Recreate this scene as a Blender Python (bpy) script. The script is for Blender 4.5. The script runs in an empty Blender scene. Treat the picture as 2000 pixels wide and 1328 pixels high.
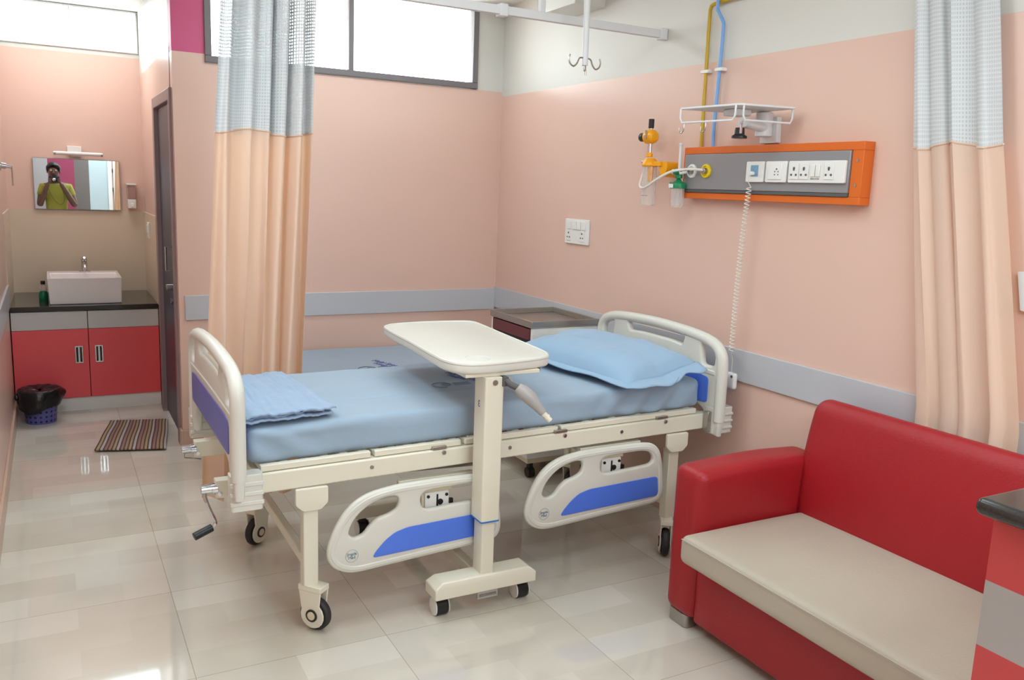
import bpy, bmesh, math, random
from mathutils import Vector, Matrix, noise
random.seed(7)
PI = math.pi
C = bpy.context.scene.collection
# ------------------------------------------------------------------ materials
def lin(c):
    return tuple(((v/255)/12.92 if v/255 <= .04045 else (((v/255)+.055)/1.055)**2.4) for v in c)
def mat(name, rgb, rough=.5, metal=0., spec=.5, var=.04, vscale=6., bump=0., bscale=60., coat=0., trans=0., alpha=1., sheen=0., ior=1.45):
    m = bpy.data.materials.new(name); m.use_nodes = True
    nt = m.node_tree; b = nt.nodes['Principled BSDF']
    c = lin(rgb)
    tc = nt.nodes.new('ShaderNodeTexCoord')
    nz = nt.nodes.new('ShaderNodeTexNoise'); nz.inputs['Scale'].default_value = vscale
    nt.links.new(tc.outputs['Object'], nz.inputs['Vector'])
    mx = nt.nodes.new('ShaderNodeMix'); mx.data_type = 'RGBA'
    mx.inputs[6].default_value = (*[v*(1-var) for v in c], 1)
    mx.inputs[7].default_value = (*[min(1, v*(1+var)) for v in c], 1)
    nt.links.new(nz.outputs['Fac'], mx.inputs[0]); nt.links.new(mx.outputs[2], b.inputs['Base Color'])
    b.inputs['Roughness'].default_value = rough; b.inputs['Metallic'].default_value = metal
    b.inputs['Specular IOR Level'].default_value = spec; b.inputs['Coat Weight'].default_value = coat
    b.inputs['Transmission Weight'].default_value = trans; b.inputs['Alpha'].default_value = alpha
    b.inputs['Sheen Weight'].default_value = sheen; b.inputs['IOR'].default_value = ior
    if bump:
        n2 = nt.nodes.new('ShaderNodeTexNoise'); n2.inputs['Scale'].default_value = bscale; n2.inputs['Detail'].default_value = 4
        nt.links.new(tc.outputs['Object'], n2.inputs['Vector'])
        bp = nt.nodes.new('ShaderNodeBump'); bp.inputs['Strength'].default_value = bump; bp.inputs['Distance'].default_value = .01
        nt.links.new(n2.outputs['Fac'], bp.inputs['Height']); nt.links.new(bp.outputs['Normal'], b.inputs['Normal'])
    return m
M = {}
PEACH = (223, 189, 174)
M['peach'] = mat('peach_gloss_paint', PEACH, .28, spec=.5, var=.015, vscale=1.5, bump=.04, bscale=14)
M['cream_paint'] = mat('cream_wall_paint', (214, 212, 205), .45, var=.015, vscale=1.5)
M['magenta'] = mat('magenta_paint', (205, 92, 135), .5, var=.03)
M['ceil'] = mat('ceiling_paint', (232, 230, 224), .7, var=.01)
M['bed'] = mat('cream_powder_coat', (226, 221, 203), .35, var=.02, vscale=9)
M['bed_plastic'] = mat('off_white_moulded_plastic', (216, 215, 206), .3, var=.01)
M['blue_panel'] = mat('blue_laminate', (82, 122, 226), .35, var=.03)
M['violet_panel'] = mat('violet_blue_laminate', (98, 104, 182), .35, var=.03)
M['black'] = mat('black_plastic', (28, 28, 30), .4)
M['rubber'] = mat('dark_rubber', (48, 46, 46), .6)
M['wheel_disc'] = mat('wheel_disc_plastic', (218, 205, 178), .4)
M['chrome'] = mat('chrome', (205, 205, 208), .15, metal=1, var=.01)
M['steel'] = mat('brushed_steel', (178, 174, 168), .3, metal=.9, var=.06, vscale=30)
M['alu'] = mat('silver_aluminium', (176, 177, 182), .38, metal=.35, var=.03, vscale=3)
M['guard'] = mat('silver_wall_guard', (194, 196, 202), .3, metal=.1, var=.04, vscale=1.2)
M['sheet'] = mat('blue_cotton_sheet', (152, 172, 191), .85, var=.04, vscale=4, bump=.45, bscale=7, sheen=.2)
M['sheet_dark'] = mat('folded_blue_cotton', (148, 171, 198), .85, var=.05, vscale=6, bump=.5, bscale=18, sheen=.2)
M['pillow'] = mat('blue_pillow_cotton', (148, 178, 205), .85, var=.04, vscale=5, bump=.3, bscale=12, sheen=.2)
M['sheet_grey'] = mat('greyish_blue_cotton_sheet', (152, 170, 188), .85, var=.04, vscale=4, bump=.3, bscale=7, sheen=.2)
M['magenta_panel'] = mat('magenta_wall_panel', (150, 62, 92), .5, var=.08)
M['ink'] = mat('blue_ink', (92, 100, 165), .8)
M['greyink'] = mat('grey_blue_ink', (125, 142, 165), .8)
M['logo_ink'] = mat('teal_ink', (90, 125, 150), .6)
M['redlam'] = mat('red_laminate', (238, 92, 98), .3, var=.04, vscale=4)
M['redlam2'] = mat('red_counter_laminate', (196, 72, 74), .35, var=.03, vscale=4)
M['whitelam'] = mat('white_laminate', (205, 202, 200), .35, var=.02)
M['greylam'] = mat('grey_laminate', (168, 164, 162), .35, var=.02)
M['granite'] = mat('black_granite', (52, 48, 46), .12, var=.5, vscale=260)
M['ceramic'] = mat('white_ceramic', (238, 230, 228), .12, var=.01)
M['grey_frame'] = mat('grey_door_frame', (150, 128, 130), .4)
M['dark_door'] = mat('dark_grey_door', (72, 74, 88), .4, var=.03)
M['win_frame'] = mat('powder_coated_window_frame', (118, 112, 114), .4)
M['leather'] = mat('red_leatherette', (158, 26, 34), .42, var=.06, vscale=5, bump=.12, bscale=150)
M['beige_leather'] = mat('beige_leatherette', (180, 170, 154), .45, var=.03, vscale=5, bump=.08, bscale=120)
M['orange'] = mat('orange_board', (218, 106, 34), .4, var=.03)
M['panel_grey'] = mat('grey_anodised_face', (150, 150, 153), .35, metal=.3, var=.03, vscale=3)
M['white_plastic'] = mat('white_switch_plastic', (232, 232, 228), .3, var=.01)
M['dark_grey'] = mat('dark_grey_slots', (90, 88, 88), .6)
M['yellow'] = mat('amber_plastic', (242, 166, 12), .3, var=.04)
M['yellow_ring'] = mat('yellow_ring_plastic', (235, 205, 30), .3)
M['green'] = mat('green_plastic', (20, 128, 84), .35)
M['green_bottle'] = mat('green_liquid_bottle', (20, 120, 80), .2)
M['pipe_yellow'] = mat('yellow_painted_copper_pipe', (196, 160, 40), .35, var=.05)
M['pipe_blue'] = mat('blue_painted_copper_pipe', (120, 165, 220), .35, var=.04)
M['white_metal'] = mat('white_powder_coat', (218, 219, 220), .4)
M['maroon'] = mat('maroon_laminate', (108, 48, 54), .35, var=.06)
M['cable'] = mat('white_coil_cable', (226, 222, 212), .45)
M['bin'] = mat('violet_bin_plastic', (92, 90, 160), .4)
M['bag'] = mat('black_bin_bag', (26, 25, 27), .28, bump=.5, bscale=40)
M['beige_tile'] = mat('beige_wall_tile', (216, 198, 176), .3, var=.04, vscale=3)
M['skirting'] = mat('beige_skirting', (206, 176, 156), .3, var=.03)
M['skin'] = mat('brown_skin', (104, 76, 64), .55, var=.05)
M['hair'] = mat('black_hair', (26, 22, 20), .6, bump=.4)
M['shirt'] = mat('yellow_green_shirt', (150, 150, 62), .85, bump=.2)
M['trousers'] = mat('dark_trousers', (52, 54, 66), .85)
M['pale_blue'] = mat('pale_blue_door', (186, 205, 212), .5)
M['grey_wallpaper'] = mat('grey_textured_panel', (112, 106, 104), .6, bump=.3)
M['tube_yellow'] = mat('blue_ptape', (40, 120, 190), .5)

def clear(name, rgb, a):
    m = bpy.data.materials.new(name); m.use_nodes = True; nt = m.node_tree; nt.nodes.clear()
    o = nt.nodes.new('ShaderNodeOutputMaterial'); mx = nt.nodes.new('ShaderNodeMixShader'); t = nt.nodes.new('ShaderNodeBsdfTransparent')
    p = nt.nodes.new('ShaderNodeBsdfPrincipled'); p.inputs['Base Color'].default_value = (*lin(rgb), 1); p.inputs['Roughness'].default_value = .08
    lw = nt.nodes.new('ShaderNodeLayerWeight'); lw.inputs['Blend'].default_value = .35
    ma = nt.nodes.new('ShaderNodeMath'); ma.operation = 'MULTIPLY_ADD'; ma.inputs[1].default_value = .5; ma.inputs[2].default_value = a
    ma.use_clamp = True
    nt.links.new(lw.outputs['Facing'], ma.inputs[0]); nt.links.new(ma.outputs[0], mx.inputs[0])
    nt.links.new(t.outputs[0], mx.inputs[1]); nt.links.new(p.outputs[0], mx.inputs[2]); nt.links.new(mx.outputs[0], o.inputs[0])
    return m
M['glass'] = clear('window_glass', (235, 245, 250), .02)
M['jar'] = clear('clear_plastic_jar', (225, 225, 225), .22)
M['soap_clear'] = clear('smoky_soap_tank', (205, 170, 165), .5)

def floor_mat():
    m = bpy.data.materials.new('polished_vitrified_floor_tile'); m.use_nodes = True; nt = m.node_tree; b = nt.nodes['Principled BSDF']
    tc = nt.nodes.new('ShaderNodeTexCoord')
    def brick(w, h, mortar, c1, c2, cm, off, loc):
        mp = nt.nodes.new('ShaderNodeMapping'); mp.inputs['Location'].default_value = loc
        nt.links.new(tc.outputs['Object'], mp.inputs[0])
        t = nt.nodes.new('ShaderNodeTexBrick'); t.offset = off; t.squash = 1
        t.inputs['Scale'].default_value = 1; t.inputs['Brick Width'].default_value = w; t.inputs['Row Height'].default_value = h
        t.inputs['Mortar Size'].default_value = mortar; t.inputs['Mortar Smooth'].default_value = .3
        t.inputs['Color1'].default_value = (*lin(c1), 1); t.inputs['Color2'].default_value = (*lin(c2), 1); t.inputs['Mortar'].default_value = (*lin(cm), 1)
        nt.links.new(mp.outputs[0], t.inputs['Vector']); return t
    t1 = brick(.315, .157, .0, (226, 222, 212), (212, 206, 194), (219, 214, 203), .5, (-.33, -3.22, 0))
    t2 = brick(.63, .315, .0, (255, 255, 255), (236, 232, 228), (255, 255, 255), .0, (-.33, -3.22, 0))
    nz = nt.nodes.new('ShaderNodeTexNoise'); nz.inputs['Scale'].default_value = 2.2; nz.inputs['Detail'].default_value = 5
    nt.links.new(tc.outputs['Object'], nz.inputs['Vector'])
    jo = brick(.63, .63, .0014, (255, 255, 255), (255, 255, 255), (206, 200, 190), .0, (-.33, -3.22, 0))
    def mul(a, b_, f=1.):
        x = nt.nodes.new('ShaderNodeMix'); x.data_type = 'RGBA'; x.blend_type = 'MULTIPLY'; x.inputs[0].default_value = f
        nt.links.new(a, x.inputs[6]); nt.links.new(b_, x.inputs[7]); return x.outputs[2]
    rp = nt.nodes.new('ShaderNodeValToRGB'); rp.color_ramp.elements[0].position = .3; rp.color_ramp.elements[1].position = .7
    rp.color_ramp.elements[0].color = (.88, .86, .83, 1); rp.color_ramp.elements[1].color = (1, 1, 1, 1)
    nt.links.new(nz.outputs['Fac'], rp.inputs[0])
    c = mul(mul(mul(t1.outputs[0], t2.outputs[0], .6), rp.outputs[0]), jo.outputs[0])
    nt.links.new(c, b.inputs['Base Color'])
    b.inputs['Roughness'].default_value = .055; b.inputs['Specular IOR Level'].default_value = .85
    return m
M['floor'] = floor_mat()

def wall_tile():
    m = M['beige_tile']
    return m

def net_mat():
    m = bpy.data.materials.new('white_net_curtain_mesh'); m.use_nodes = True; nt = m.node_tree; b = nt.nodes['Principled BSDF']
    b.inputs['Base Color'].default_value = (*lin((206, 210, 212)), 1); b.inputs['Roughness'].default_value = .8
    uv = nt.nodes.new('ShaderNodeUVMap'); sx = nt.nodes.new('ShaderNodeSeparateXYZ'); nt.links.new(uv.outputs[0], sx.inputs[0])
    def hole(o):
        a = nt.nodes.new('ShaderNodeMath'); a.operation = 'FRACT'; nt.links.new(o, a.inputs[0])
        g = nt.nodes.new('ShaderNodeMath'); g.operation = 'GREATER_THAN'; g.inputs[1].default_value = .42; nt.links.new(a.outputs[0], g.inputs[0]); return g.outputs[0]
    mu = nt.nodes.new('ShaderNodeMath'); mu.operation = 'MULTIPLY'
    nt.links.new(hole(sx.outputs[0]), mu.inputs[0]); nt.links.new(hole(sx.outputs[1]), mu.inputs[1])
    ma = nt.nodes.new('ShaderNodeMath'); ma.operation = 'MULTIPLY_ADD'; ma.inputs[1].default_value = -.22; ma.inputs[2].default_value = 1.0
    nt.links.new(mu.outputs[0], ma.inputs[0]); nt.links.new(ma.outputs[0], b.inputs['Alpha'])
    tr = nt.nodes.new('ShaderNodeBsdfTranslucent'); tr.inputs[0].default_value = (*lin((206, 210, 212)), 1)
    return m
M['net'] = net_mat()
def cloth_mat(name, rgb):
    m = mat(name, rgb, .8, var=.03, vscale=5, bump=.06, bscale=120, sheen=.3); nt = m.node_tree
    b = nt.nodes['Principled BSDF']; o = [n for n in nt.nodes if n.type == 'OUTPUT_MATERIAL'][0]
    tr = nt.nodes.new('ShaderNodeBsdfTranslucent'); tr.inputs[0].default_value = (*lin((250, 196, 140)), 1)
    mx = nt.nodes.new('ShaderNodeMixShader'); mx.inputs[0].default_value = .28
    nt.links.new(b.outputs[0], mx.inputs[1]); nt.links.new(tr.outputs[0], mx.inputs[2]); nt.links.new(mx.outputs[0], o.inputs[0])
    return m
M['curtain'] = cloth_mat('peach_curtain_cloth', (234, 212, 194))
def stripe_mat():
    m = bpy.data.materials.new('striped_woven_cotton'); m.use_nodes = True; nt = m.node_tree; b = nt.nodes['Principled BSDF']
    uv = nt.nodes.new('ShaderNodeUVMap'); sx = nt.nodes.new('ShaderNodeSeparateXYZ'); nt.links.new(uv.outputs[0], sx.inputs[0])
    mu = nt.nodes.new('ShaderNodeMath'); mu.operation = 'MULTIPLY'; mu.inputs[1].default_value = 4.5; nt.links.new(sx.outputs[0], mu.inputs[0])
    fr = nt.nodes.new('ShaderNodeMath'); fr.operation = 'FRACT'; nt.links.new(mu.outputs[0], fr.inputs[0])
    rp = nt.nodes.new('ShaderNodeValToRGB'); rp.color_ramp.interpolation = 'CONSTANT'
    cols = [(0, (92, 66, 60)), (.09, (168, 148, 112)), (.25, (96, 68, 62)), (.34, (178, 172, 172)), (.5, (94, 66, 60)), (.6, (150, 112, 106)), (.76, (92, 66, 60)), (.84, (160, 128, 110))]
    e = rp.color_ramp.elements; e[0].position = 0; e[0].color = (*lin(cols[0][1]), 1); e[1].position = cols[1][0]; e[1].color = (*lin(cols[1][1]), 1)
    for p, c in cols[2:]:
        n = e.new(p); n.color = (*lin(c), 1)
    nt.links.new(fr.outputs[0], rp.inputs[0]); nt.links.new(rp.outputs[0], b.inputs['Base Color']); b.inputs['Roughness'].default_value = .95
    return m
M['stripe'] = stripe_mat()
def dots_mat():
    m = M['bin']; nt = m.node_tree; b = nt.nodes['Principled BSDF']
    uv = nt.nodes.new('ShaderNodeUVMap'); sx = nt.nodes.new('ShaderNodeSeparateXYZ'); nt.links.new(uv.outputs[0], sx.inputs[0])
    def cell(o):
        f = nt.nodes.new('ShaderNodeMath'); f.operation = 'FRACT'; nt.links.new(o, f.inputs[0])
        s = nt.nodes.new('ShaderNodeMath'); s.operation = 'SUBTRACT'; s.inputs[1].default_value = .5; nt.links.new(f.outputs[0], s.inputs[0])
        q = nt.nodes.new('ShaderNodeMath'); q.operation = 'POWER'; q.inputs[1].default_value = 2; nt.links.new(s.outputs[0], q.inputs[0]); 
        a = nt.nodes.new('ShaderNodeMath'); a.operation = 'ABSOLUTE'; nt.links.new(s.outputs[0], a.inputs[0]); nt.links.new(a.outputs[0], q.inputs[0]); return q.outputs[0]
    ad = nt.nodes.new('ShaderNodeMath'); nt.links.new(cell(sx.outputs[0]), ad.inputs[0]); nt.links.new(cell(sx.outputs[1]), ad.inputs[1])
    lt = nt.nodes.new('ShaderNodeMath'); lt.operation = 'LESS_THAN'; lt.inputs[1].default_value = .055; nt.links.new(ad.outputs[0], lt.inputs[0])
    mx = nt.nodes.new('ShaderNodeMix'); mx.data_type = 'RGBA'; nt.links.new(lt.outputs[0], mx.inputs[0])
    src = b.inputs['Base Color'].links[0].from_socket; nt.links.new(src, mx.inputs[6]); mx.inputs[7].default_value = (*lin((28, 24, 40)), 1)
    nt.links.new(mx.outputs[2], b.inputs['Base Color'])
dots_mat()

# ------------------------------------------------------------------ geometry helpers
class MB:
    def __init__(s): s.bm = bmesh.new(); s.uv = None
    def vs(s, pts): return [s.bm.verts.new(p) for p in pts]
    def face(s, v, mi=0):
        try:
            f = s.bm.faces.new(v); f.material_index = mi; return f
        except ValueError: return None
    def box(s, a, b, mi=0, shear=None):
        x0, y0, z0 = a; x1, y1, z1 = b
        P = [(x0,y0,z0),(x1,y0,z0),(x1,y1,z0),(x0,y1,z0),(x0,y0,z1),(x1,y0,z1),(x1,y1,z1),(x0,y1,z1)]
        if shear: P = [(x, y, z+shear(x, y)) for x, y, z in P]
        v = s.vs(P)
        for q in ((3,2,1,0),(4,5,6,7),(0,1,5,4),(1,2,6,5),(2,3,7,6),(3,0,4,7)): s.face([v[i] for i in q], mi)
        return s
    def rect(s, pts, mi=0):
        s.face(s.vs(pts), mi); return s
    def prism(s, pts, axis, a, b, mi=0):
        # pts: 2D polygon in the plane normal to axis (0:(y,z) 1:(x,z) 2:(x,y))
        def mk(p, t):
            return ((t,)+tuple(p)) if axis == 0 else ((p[0], t, p[1]) if axis == 1 else (p[0], p[1], t))
        A = s.vs([mk(p, a) for p in pts]); B = s.vs([mk(p, b) for p in pts]); n = len(pts)
        s.face(A[::-1], mi); s.face(B, mi)
        for i in range(n): s.face([A[i], A[(i+1) % n], B[(i+1) % n], B[i]], mi)
        return s
    def tube(s, path, r, seg=10, closed=False, cap=True, mi=0, flat=1.):
        P = [Vector(p) for p in path]; n = len(P); rings = []
        up = None
        for i, p in enumerate(P):
            if closed: t = (P[(i+1) % n]-P[i-1])
            else: t = (P[min(i+1, n-1)]-P[max(i-1, 0)])
            t.normalize()
            if up is None:
                up = Vector((0,0,1)) if abs(t.z) < .9 else Vector((1,0,0))
            u = (up - t*up.dot(t))
            if u.length < 1e-5: u = Vector((0,1,0)) - t*t.y
            u.normalize(); w = t.cross(u); up = u
            rr = r[i] if isinstance(r, (list, tuple)) else r
            rings.append(s.vs([p + (u*math.cos(2*PI*k/seg)*flat + w*math.sin(2*PI*k/seg))*rr for k in range(seg)]))
        m = n if closed else n-1
        for i in range(m):
            A, B = rings[i], rings[(i+1) % n]
            for k in range(seg): s.face([A[k], A[(k+1) % seg], B[(k+1) % seg], B[k]], mi)
        if cap and not closed: s.face(rings[0][::-1], mi); s.face(rings[-1], mi)
        return s
    def cyl(s, a, b, r, seg=20, mi=0, r2=None):
        return s.tube([a, b], [r, r if r2 is None else r2], seg, mi=mi)
    def lathe(s, prof, c, axis=2, seg=24, mi=0, cap=True):
        # prof: list of (radius, t) along axis
        rings = []
        for rr, t in prof:
            ring = []
            for k in range(seg):
                a = 2*PI*k/seg; u, w = math.cos(a)*rr, math.sin(a)*rr
                q = {0: (t, u, w), 1: (u, t, w), 2: (u, w, t)}[axis]
                ring.append((c[0]+q[0], c[1]+q[1], c[2]+q[2]))
            rings.append(s.vs(ring))
        for A, B in zip(rings, rings[1:]):
            for k in range(seg): s.face([A[k], A[(k+1) % seg], B[(k+1) % seg], B[k]], mi)
        if cap: s.face(rings[0][::-1], mi); s.face(rings[-1], mi)
        return s
    def ball(s, c, r, seg=16, sc=(1,1,1), mi=0):
        n = seg//2
        prof = [(r*math.sin(PI*i/n)*1. + (1e-5 if i in (0, n) else 0), -r*math.cos(PI*i/n)) for i in range(n+1)]
        k0 = len(s.bm.verts); s.bm.verts.ensure_lookup_table()
        before = set(s.bm.verts)
        s.lathe(prof, (0,0,0), 2, seg, mi)
        for v in s.bm.verts:
            if v not in before: v.co = Vector((v.co.x*sc[0]+c[0], v.co.y*sc[1]+c[1], v.co.z*sc[2]+c[2]))
        return s
    def grid(s, nu, nv, f, uvf=None, mi=0):
        V = [[s.bm.verts.new(f(i/nu, j/nv)) for j in range(nv+1)] for i in range(nu+1)]
        lay = s.bm.loops.layers.uv.verify() if uvf else None
        for i in range(nu):
            for j in range(nv):
                fc = s.face([V[i][j], V[i+1][j], V[i+1][j+1], V[i][j+1]], mi)
                if lay and fc:
                    for l, (a, b) in zip(fc.loops, ((i,j),(i+1,j),(i+1,j+1),(i,j+1))): l[lay].uv = uvf(a/nu, b/nv)
        return V
    def rbox(s, a, b, r, nx, ny, nz, f=None, k=4):
        # rounded box with a dense grid; f(p)->p deforms
        lo = Vector(a); hi = Vector(b); c = (lo+hi)/2; h = (hi-lo)/2
        def coords(hh, n):
            e = [hh - r + r*math.sin(PI/2*i/k)*1.0 for i in range(k+1)]
            inner = [-(hh-r) + 2*(hh-r)*i/n for i in range(1, n)]
            return sorted(set([round(-v, 6) for v in e] + [round(v, 6) for v in inner] + [round(v, 6) for v in e]))
        X, Y, Z = coords(h.x, nx), coords(h.y, ny), coords(h.z, nz)
        cache = {}
        def V(i, j, l):
            if (i, j, l) not in cache:
                p = Vector((X[i], Y[j], Z[l]))
                q = Vector((max(-(h.x-r), min(h.x-r, p.x)), max(-(h.y-r), min(h.y-r, p.y)), max(-(h.z-r), min(h.z-r, p.z))))
                d = p-q
                if d.length > 1e-9:
                    d.normalize(); p = q + d*r
                p = p + c
                if f: p = Vector(f(p))
                cache[(i, j, l)] = s.bm.verts.new(p)
            return cache[(i, j, l)]
        I, J, K = len(X)-1, len(Y)-1, len(Z)-1
        for i in range(I):
            for j in range(J):
                s.face([V(i,j,0), V(i,j+1,0), V(i+1,j+1,0), V(i+1,j,0)]); s.face([V(i,j,K), V(i+1,j,K), V(i+1,j+1,K), V(i,j+1,K)])
        for i in range(I):
            for l in range(K):
                s.face([V(i,0,l), V(i+1,0,l), V(i+1,0,l+1), V(i,0,l+1)]); s.face([V(i,J,l), V(i,J,l+1), V(i+1,J,l+1), V(i+1,J,l)])
        for j in range(J):
            for l in range(K):
                s.face([V(0,j,l), V(0,j,l+1), V(0,j+1,l+1), V(0,j+1,l)]); s.face([V(I,j,l), V(I,j+1,l), V(I,j+1,l+1), V(I,j,l+1)])
        return s
    def build(s, name, m, parent=None, bevel=0., smooth=True, ang=35, segs=2, sub=0, loc=None):
        bmesh.ops.recalc_face_normals(s.bm, faces=s.bm.faces)
        me = bpy.data.meshes.new(name); off = wloc(parent) if parent else Vector(loc or (0,0,0))
        for v in s.bm.verts: v.co -= off
        s.bm.to_mesh(me); s.bm.free()
        return link(name, me, m, parent, bevel, smooth, ang, segs, sub, off)
def link(name, me, m, parent=None, bevel=0., smooth=True, ang=35, segs=2, sub=0, off=None):
    for q in (m if isinstance(m, (list, tuple)) else [m]): me.materials.append(M[q] if isinstance(q, str) else q)
    if smooth:
        for p in me.polygons: p.use_smooth = True
        me.set_sharp_from_angle(angle=math.radians(ang))
    o = bpy.data.objects.new(name, me); C.objects.link(o)
    if parent: o.parent = parent
    elif off is not None: o.location = off
    if bevel:
        b = o.modifiers.new('Bevel', 'BEVEL'); b.width = bevel; b.segments = segs; b.limit_method = 'ANGLE'; b.angle_limit = math.radians(40)
    if sub:
        b = o.modifiers.new('Subdivision', 'SUBSURF'); b.levels = sub; b.render_levels = sub
    return o
def wloc(o):
    v = Vector((0,0,0))
    while o: v += o.location; o = o.parent
    return v
def thing(name, label, cat, loc=(0,0,0), group=None):
    o = bpy.data.objects.new(name, None); C.objects.link(o); o.location = loc; o.empty_display_size = .1
    o['label'] = label; o['category'] = cat
    if group: o['group'] = group
    return o
def tag(o, label, cat, group=None, kind=None):
    o['label'] = label; o['category'] = cat
    if group: o['group'] = group
    if kind: o['kind'] = kind
    return o
def struct(o, label=None):
    o['kind'] = 'structure'
    if label: o['label'] = label
    return o
def copy_tree(o, parent=None):
    c = o.copy(); C.objects.link(c); c.parent = parent
    for ch in [x for x in bpy.data.objects if x.parent == o]: copy_tree(ch, c)
    return c
def smooth_loop(pts, n=6, closed=True):
    # Catmull-Rom
    out = []; N = len(pts)
    rng = range(N if closed else N-1)
    for i in rng:
        p0, p1, p2, p3 = [Vector(pts[(i+k) % N] if closed else pts[max(0, min(N-1, i+k))]) for k in (-1, 0, 1, 2)]
        for k in range(n):
            t = k/n
            out.append(tuple(.5*((2*p1)+(-p0+p2)*t+(2*p0-5*p1+4*p2-p3)*t*t+(-p0+3*p1-3*p2+p3)*t**3)))
    if not closed: out.append(tuple(pts[-1]))
    return out
def rpoly(pts, r, n=5):
    out = []; N = len(pts)
    for i in range(N):
        a, b, c = Vector(pts[i-1]), Vector(pts[i]), Vector(pts[(i+1) % N])
        ri = r[i] if isinstance(r, (list, tuple)) else r
        ri = min(ri, (a-b).length*.49, (c-b).length*.49)
        p, q = b+(a-b).normalized()*ri, b+(c-b).normalized()*ri
        for k in range(n+1):
            t = k/n; out.append(tuple(p*(1-t)**2+b*2*t*(1-t)+q*t*t))
    return out
def plate(name, loops, thick, bev, axis, pos, m, parent=None, flip=False):
    """flat moulded plate with holes and rounded rims; loops are 2D; axis 0: (y,z) plane at x=pos, 1: (x,z) plane at y=pos, 2: (x,y) at z=pos"""
    cu = bpy.data.curves.new('tmp_curve', 'CURVE'); cu.dimensions = '2D'; cu.fill_mode = 'BOTH'
    cu.extrude = max(thick/2-bev, 0); cu.bevel_depth = bev; cu.offset = -bev; cu.bevel_resolution = 2
    for lp in loops:
        sp = cu.splines.new('POLY'); sp.points.add(len(lp)-1); sp.use_cyclic_u = True
        for i, p in enumerate(lp): sp.points[i].co = (p[0], p[1], 0, 1)
    ob = bpy.data.objects.new('tmp_curve', cu); C.objects.link(ob)
    dg = bpy.context.evaluated_depsgraph_get(); me = bpy.data.meshes.new_from_object(ob.evaluated_get(dg))
    bpy.data.objects.remove(ob); bpy.data.curves.remove(cu)
    off = wloc(parent) if parent else Vector((0,0,0))
    for v in me.vertices:
        a, b, t = v.co
        v.co = Vector({0: (pos+t, a, b), 1: (a, pos+t, b), 2: (a, b, pos+t)}[axis]) - off
    bm = bmesh.new(); bm.from_mesh(me); bmesh.ops.remove_doubles(bm, verts=bm.verts, dist=1e-5); bmesh.ops.recalc_face_normals(bm, faces=bm.faces); bm.to_mesh(me); bm.free()
    me.name = name; me.materials.clear()
    return link(name, me, m, parent, ang=40)
def text(name, body, size, mtx, m, parent, depth=.0006):
    cu = bpy.data.curves.new('tmp_text', 'FONT'); cu.body = body; cu.size = size; cu.extrude = depth; cu.align_x = 'CENTER'; cu.align_y = 'CENTER'; cu.space_line = .9
    ob = bpy.data.objects.new('tmp_text', cu); C.objects.link(ob)
    dg = bpy.context.evaluated_depsgraph_get(); me = bpy.data.meshes.new_from_object(ob.evaluated_get(dg))
    bpy.data.objects.remove(ob); bpy.data.curves.remove(cu)
    off = wloc(parent)
    for v in me.vertices: v.co = mtx @ v.co - off
    me.materials.clear()
    return link(name, me, m, parent, smooth=False)
def frame_mtx(o, ux, uy):
    ux, uy = Vector(ux).normalized(), Vector(uy).normalized(); uz = ux.cross(uy)
    m = Matrix((ux, uy, uz)).transposed().to_4x4(); m.translation = Vector(o); return m
def fbm(p, s=1.): return noise.noise(Vector(p)*s)

# ------------------------------------------------------------------ room shell
XL, XR, YB, YA, ZC, YF = -.26, 2.625, 5.067, 6.88, 2.69, -1.7
XC = .615
T = .12
# floor, ceiling
struct(MB().box((XL-T, YF-T, -.1), (XR+T, YA+T, 0)).build('floor', 'floor', smooth=False))
struct(MB().box((XL-T, YF-T, ZC), (XR+T, YA+T, ZC+.1)).build('ceiling', 'ceil', smooth=False))
# right wall: peach below 2.15, cream above
w = MB(); w.box((XR, YF-T, 0), (XR+T, YB+T, 2.14)); w.box((XR, YF-T, 2.14), (XR+T, YB+T, ZC), 1)
struct(w.build('wall_right', ['peach', 'cream_paint'], smooth=False))
# back wall with window 1 (x .785-2.44, z 2.17-2.69)
WX0, WX1, WZ0, WZ1 = .785, 2.44, 2.172, 2.69
w = MB()
w.box((XC, YB, 0), (XR, YB+T, WZ0-.003)); w.box((WX1, YB, WZ0-.003), (XR, YB+T, ZC), 1)
w.box((XC, YB, WZ0-.003), (WX0, YB+T, 2.215)); w.box((XC, YB, 2.215), (WX0, YB+T, ZC), 2)
struct(w.build('wall_back', ['peach', 'cream_paint', 'magenta'], smooth=False))
# alcove: side wall holding the door, end wall with high window, left wall
DY0, DY1, DZ = 5.16, 5.96, 2.0
w = MB()
w.box((XC, YB+T, 0), (XC+T, DY0, 2.25)); w.box((XC, DY1, 0), (XC+T, YA, 2.25)); w.box((XC, DY0, DZ), (XC+T, DY1, 2.25)); w.box((XC, YB+T, 2.25), (XC+T, YA, ZC), 1)
struct(w.build('wall_alcove_right', ['peach', 'cream_paint'], smooth=False))  # cream top paints in the window light that washes out this wall
AX0, AX1, AZ0, AZ1 = -.255, .61, 2.40, 2.685
w = MB()
w.box((XL, YA, 0), (XC+T, YA+T, 2.37)); w.box((XL, YA, 2.37), (XC+T, YA+T, AZ0), 1); w.box((XL, YA, AZ0), (AX0, YA+T, ZC), 1)
w.box((AX1, YA, AZ0), (XC+T, YA+T, ZC), 1); w.box((AX0, YA, AZ1), (AX1, YA+T, ZC), 1)
struct(w.build('wall_alcove_end', ['peach', 'cream_paint'], smooth=False))
w = MB(); w.box((XL-T, YF-T, 0), (XL, YA+T, 2.25)); w.box((XL-T, YF-T, 2.25), (XL, YA+T, ZC), 1)
struct(w.build('wall_left', ['peach', 'cream_paint'], smooth=False))
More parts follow.
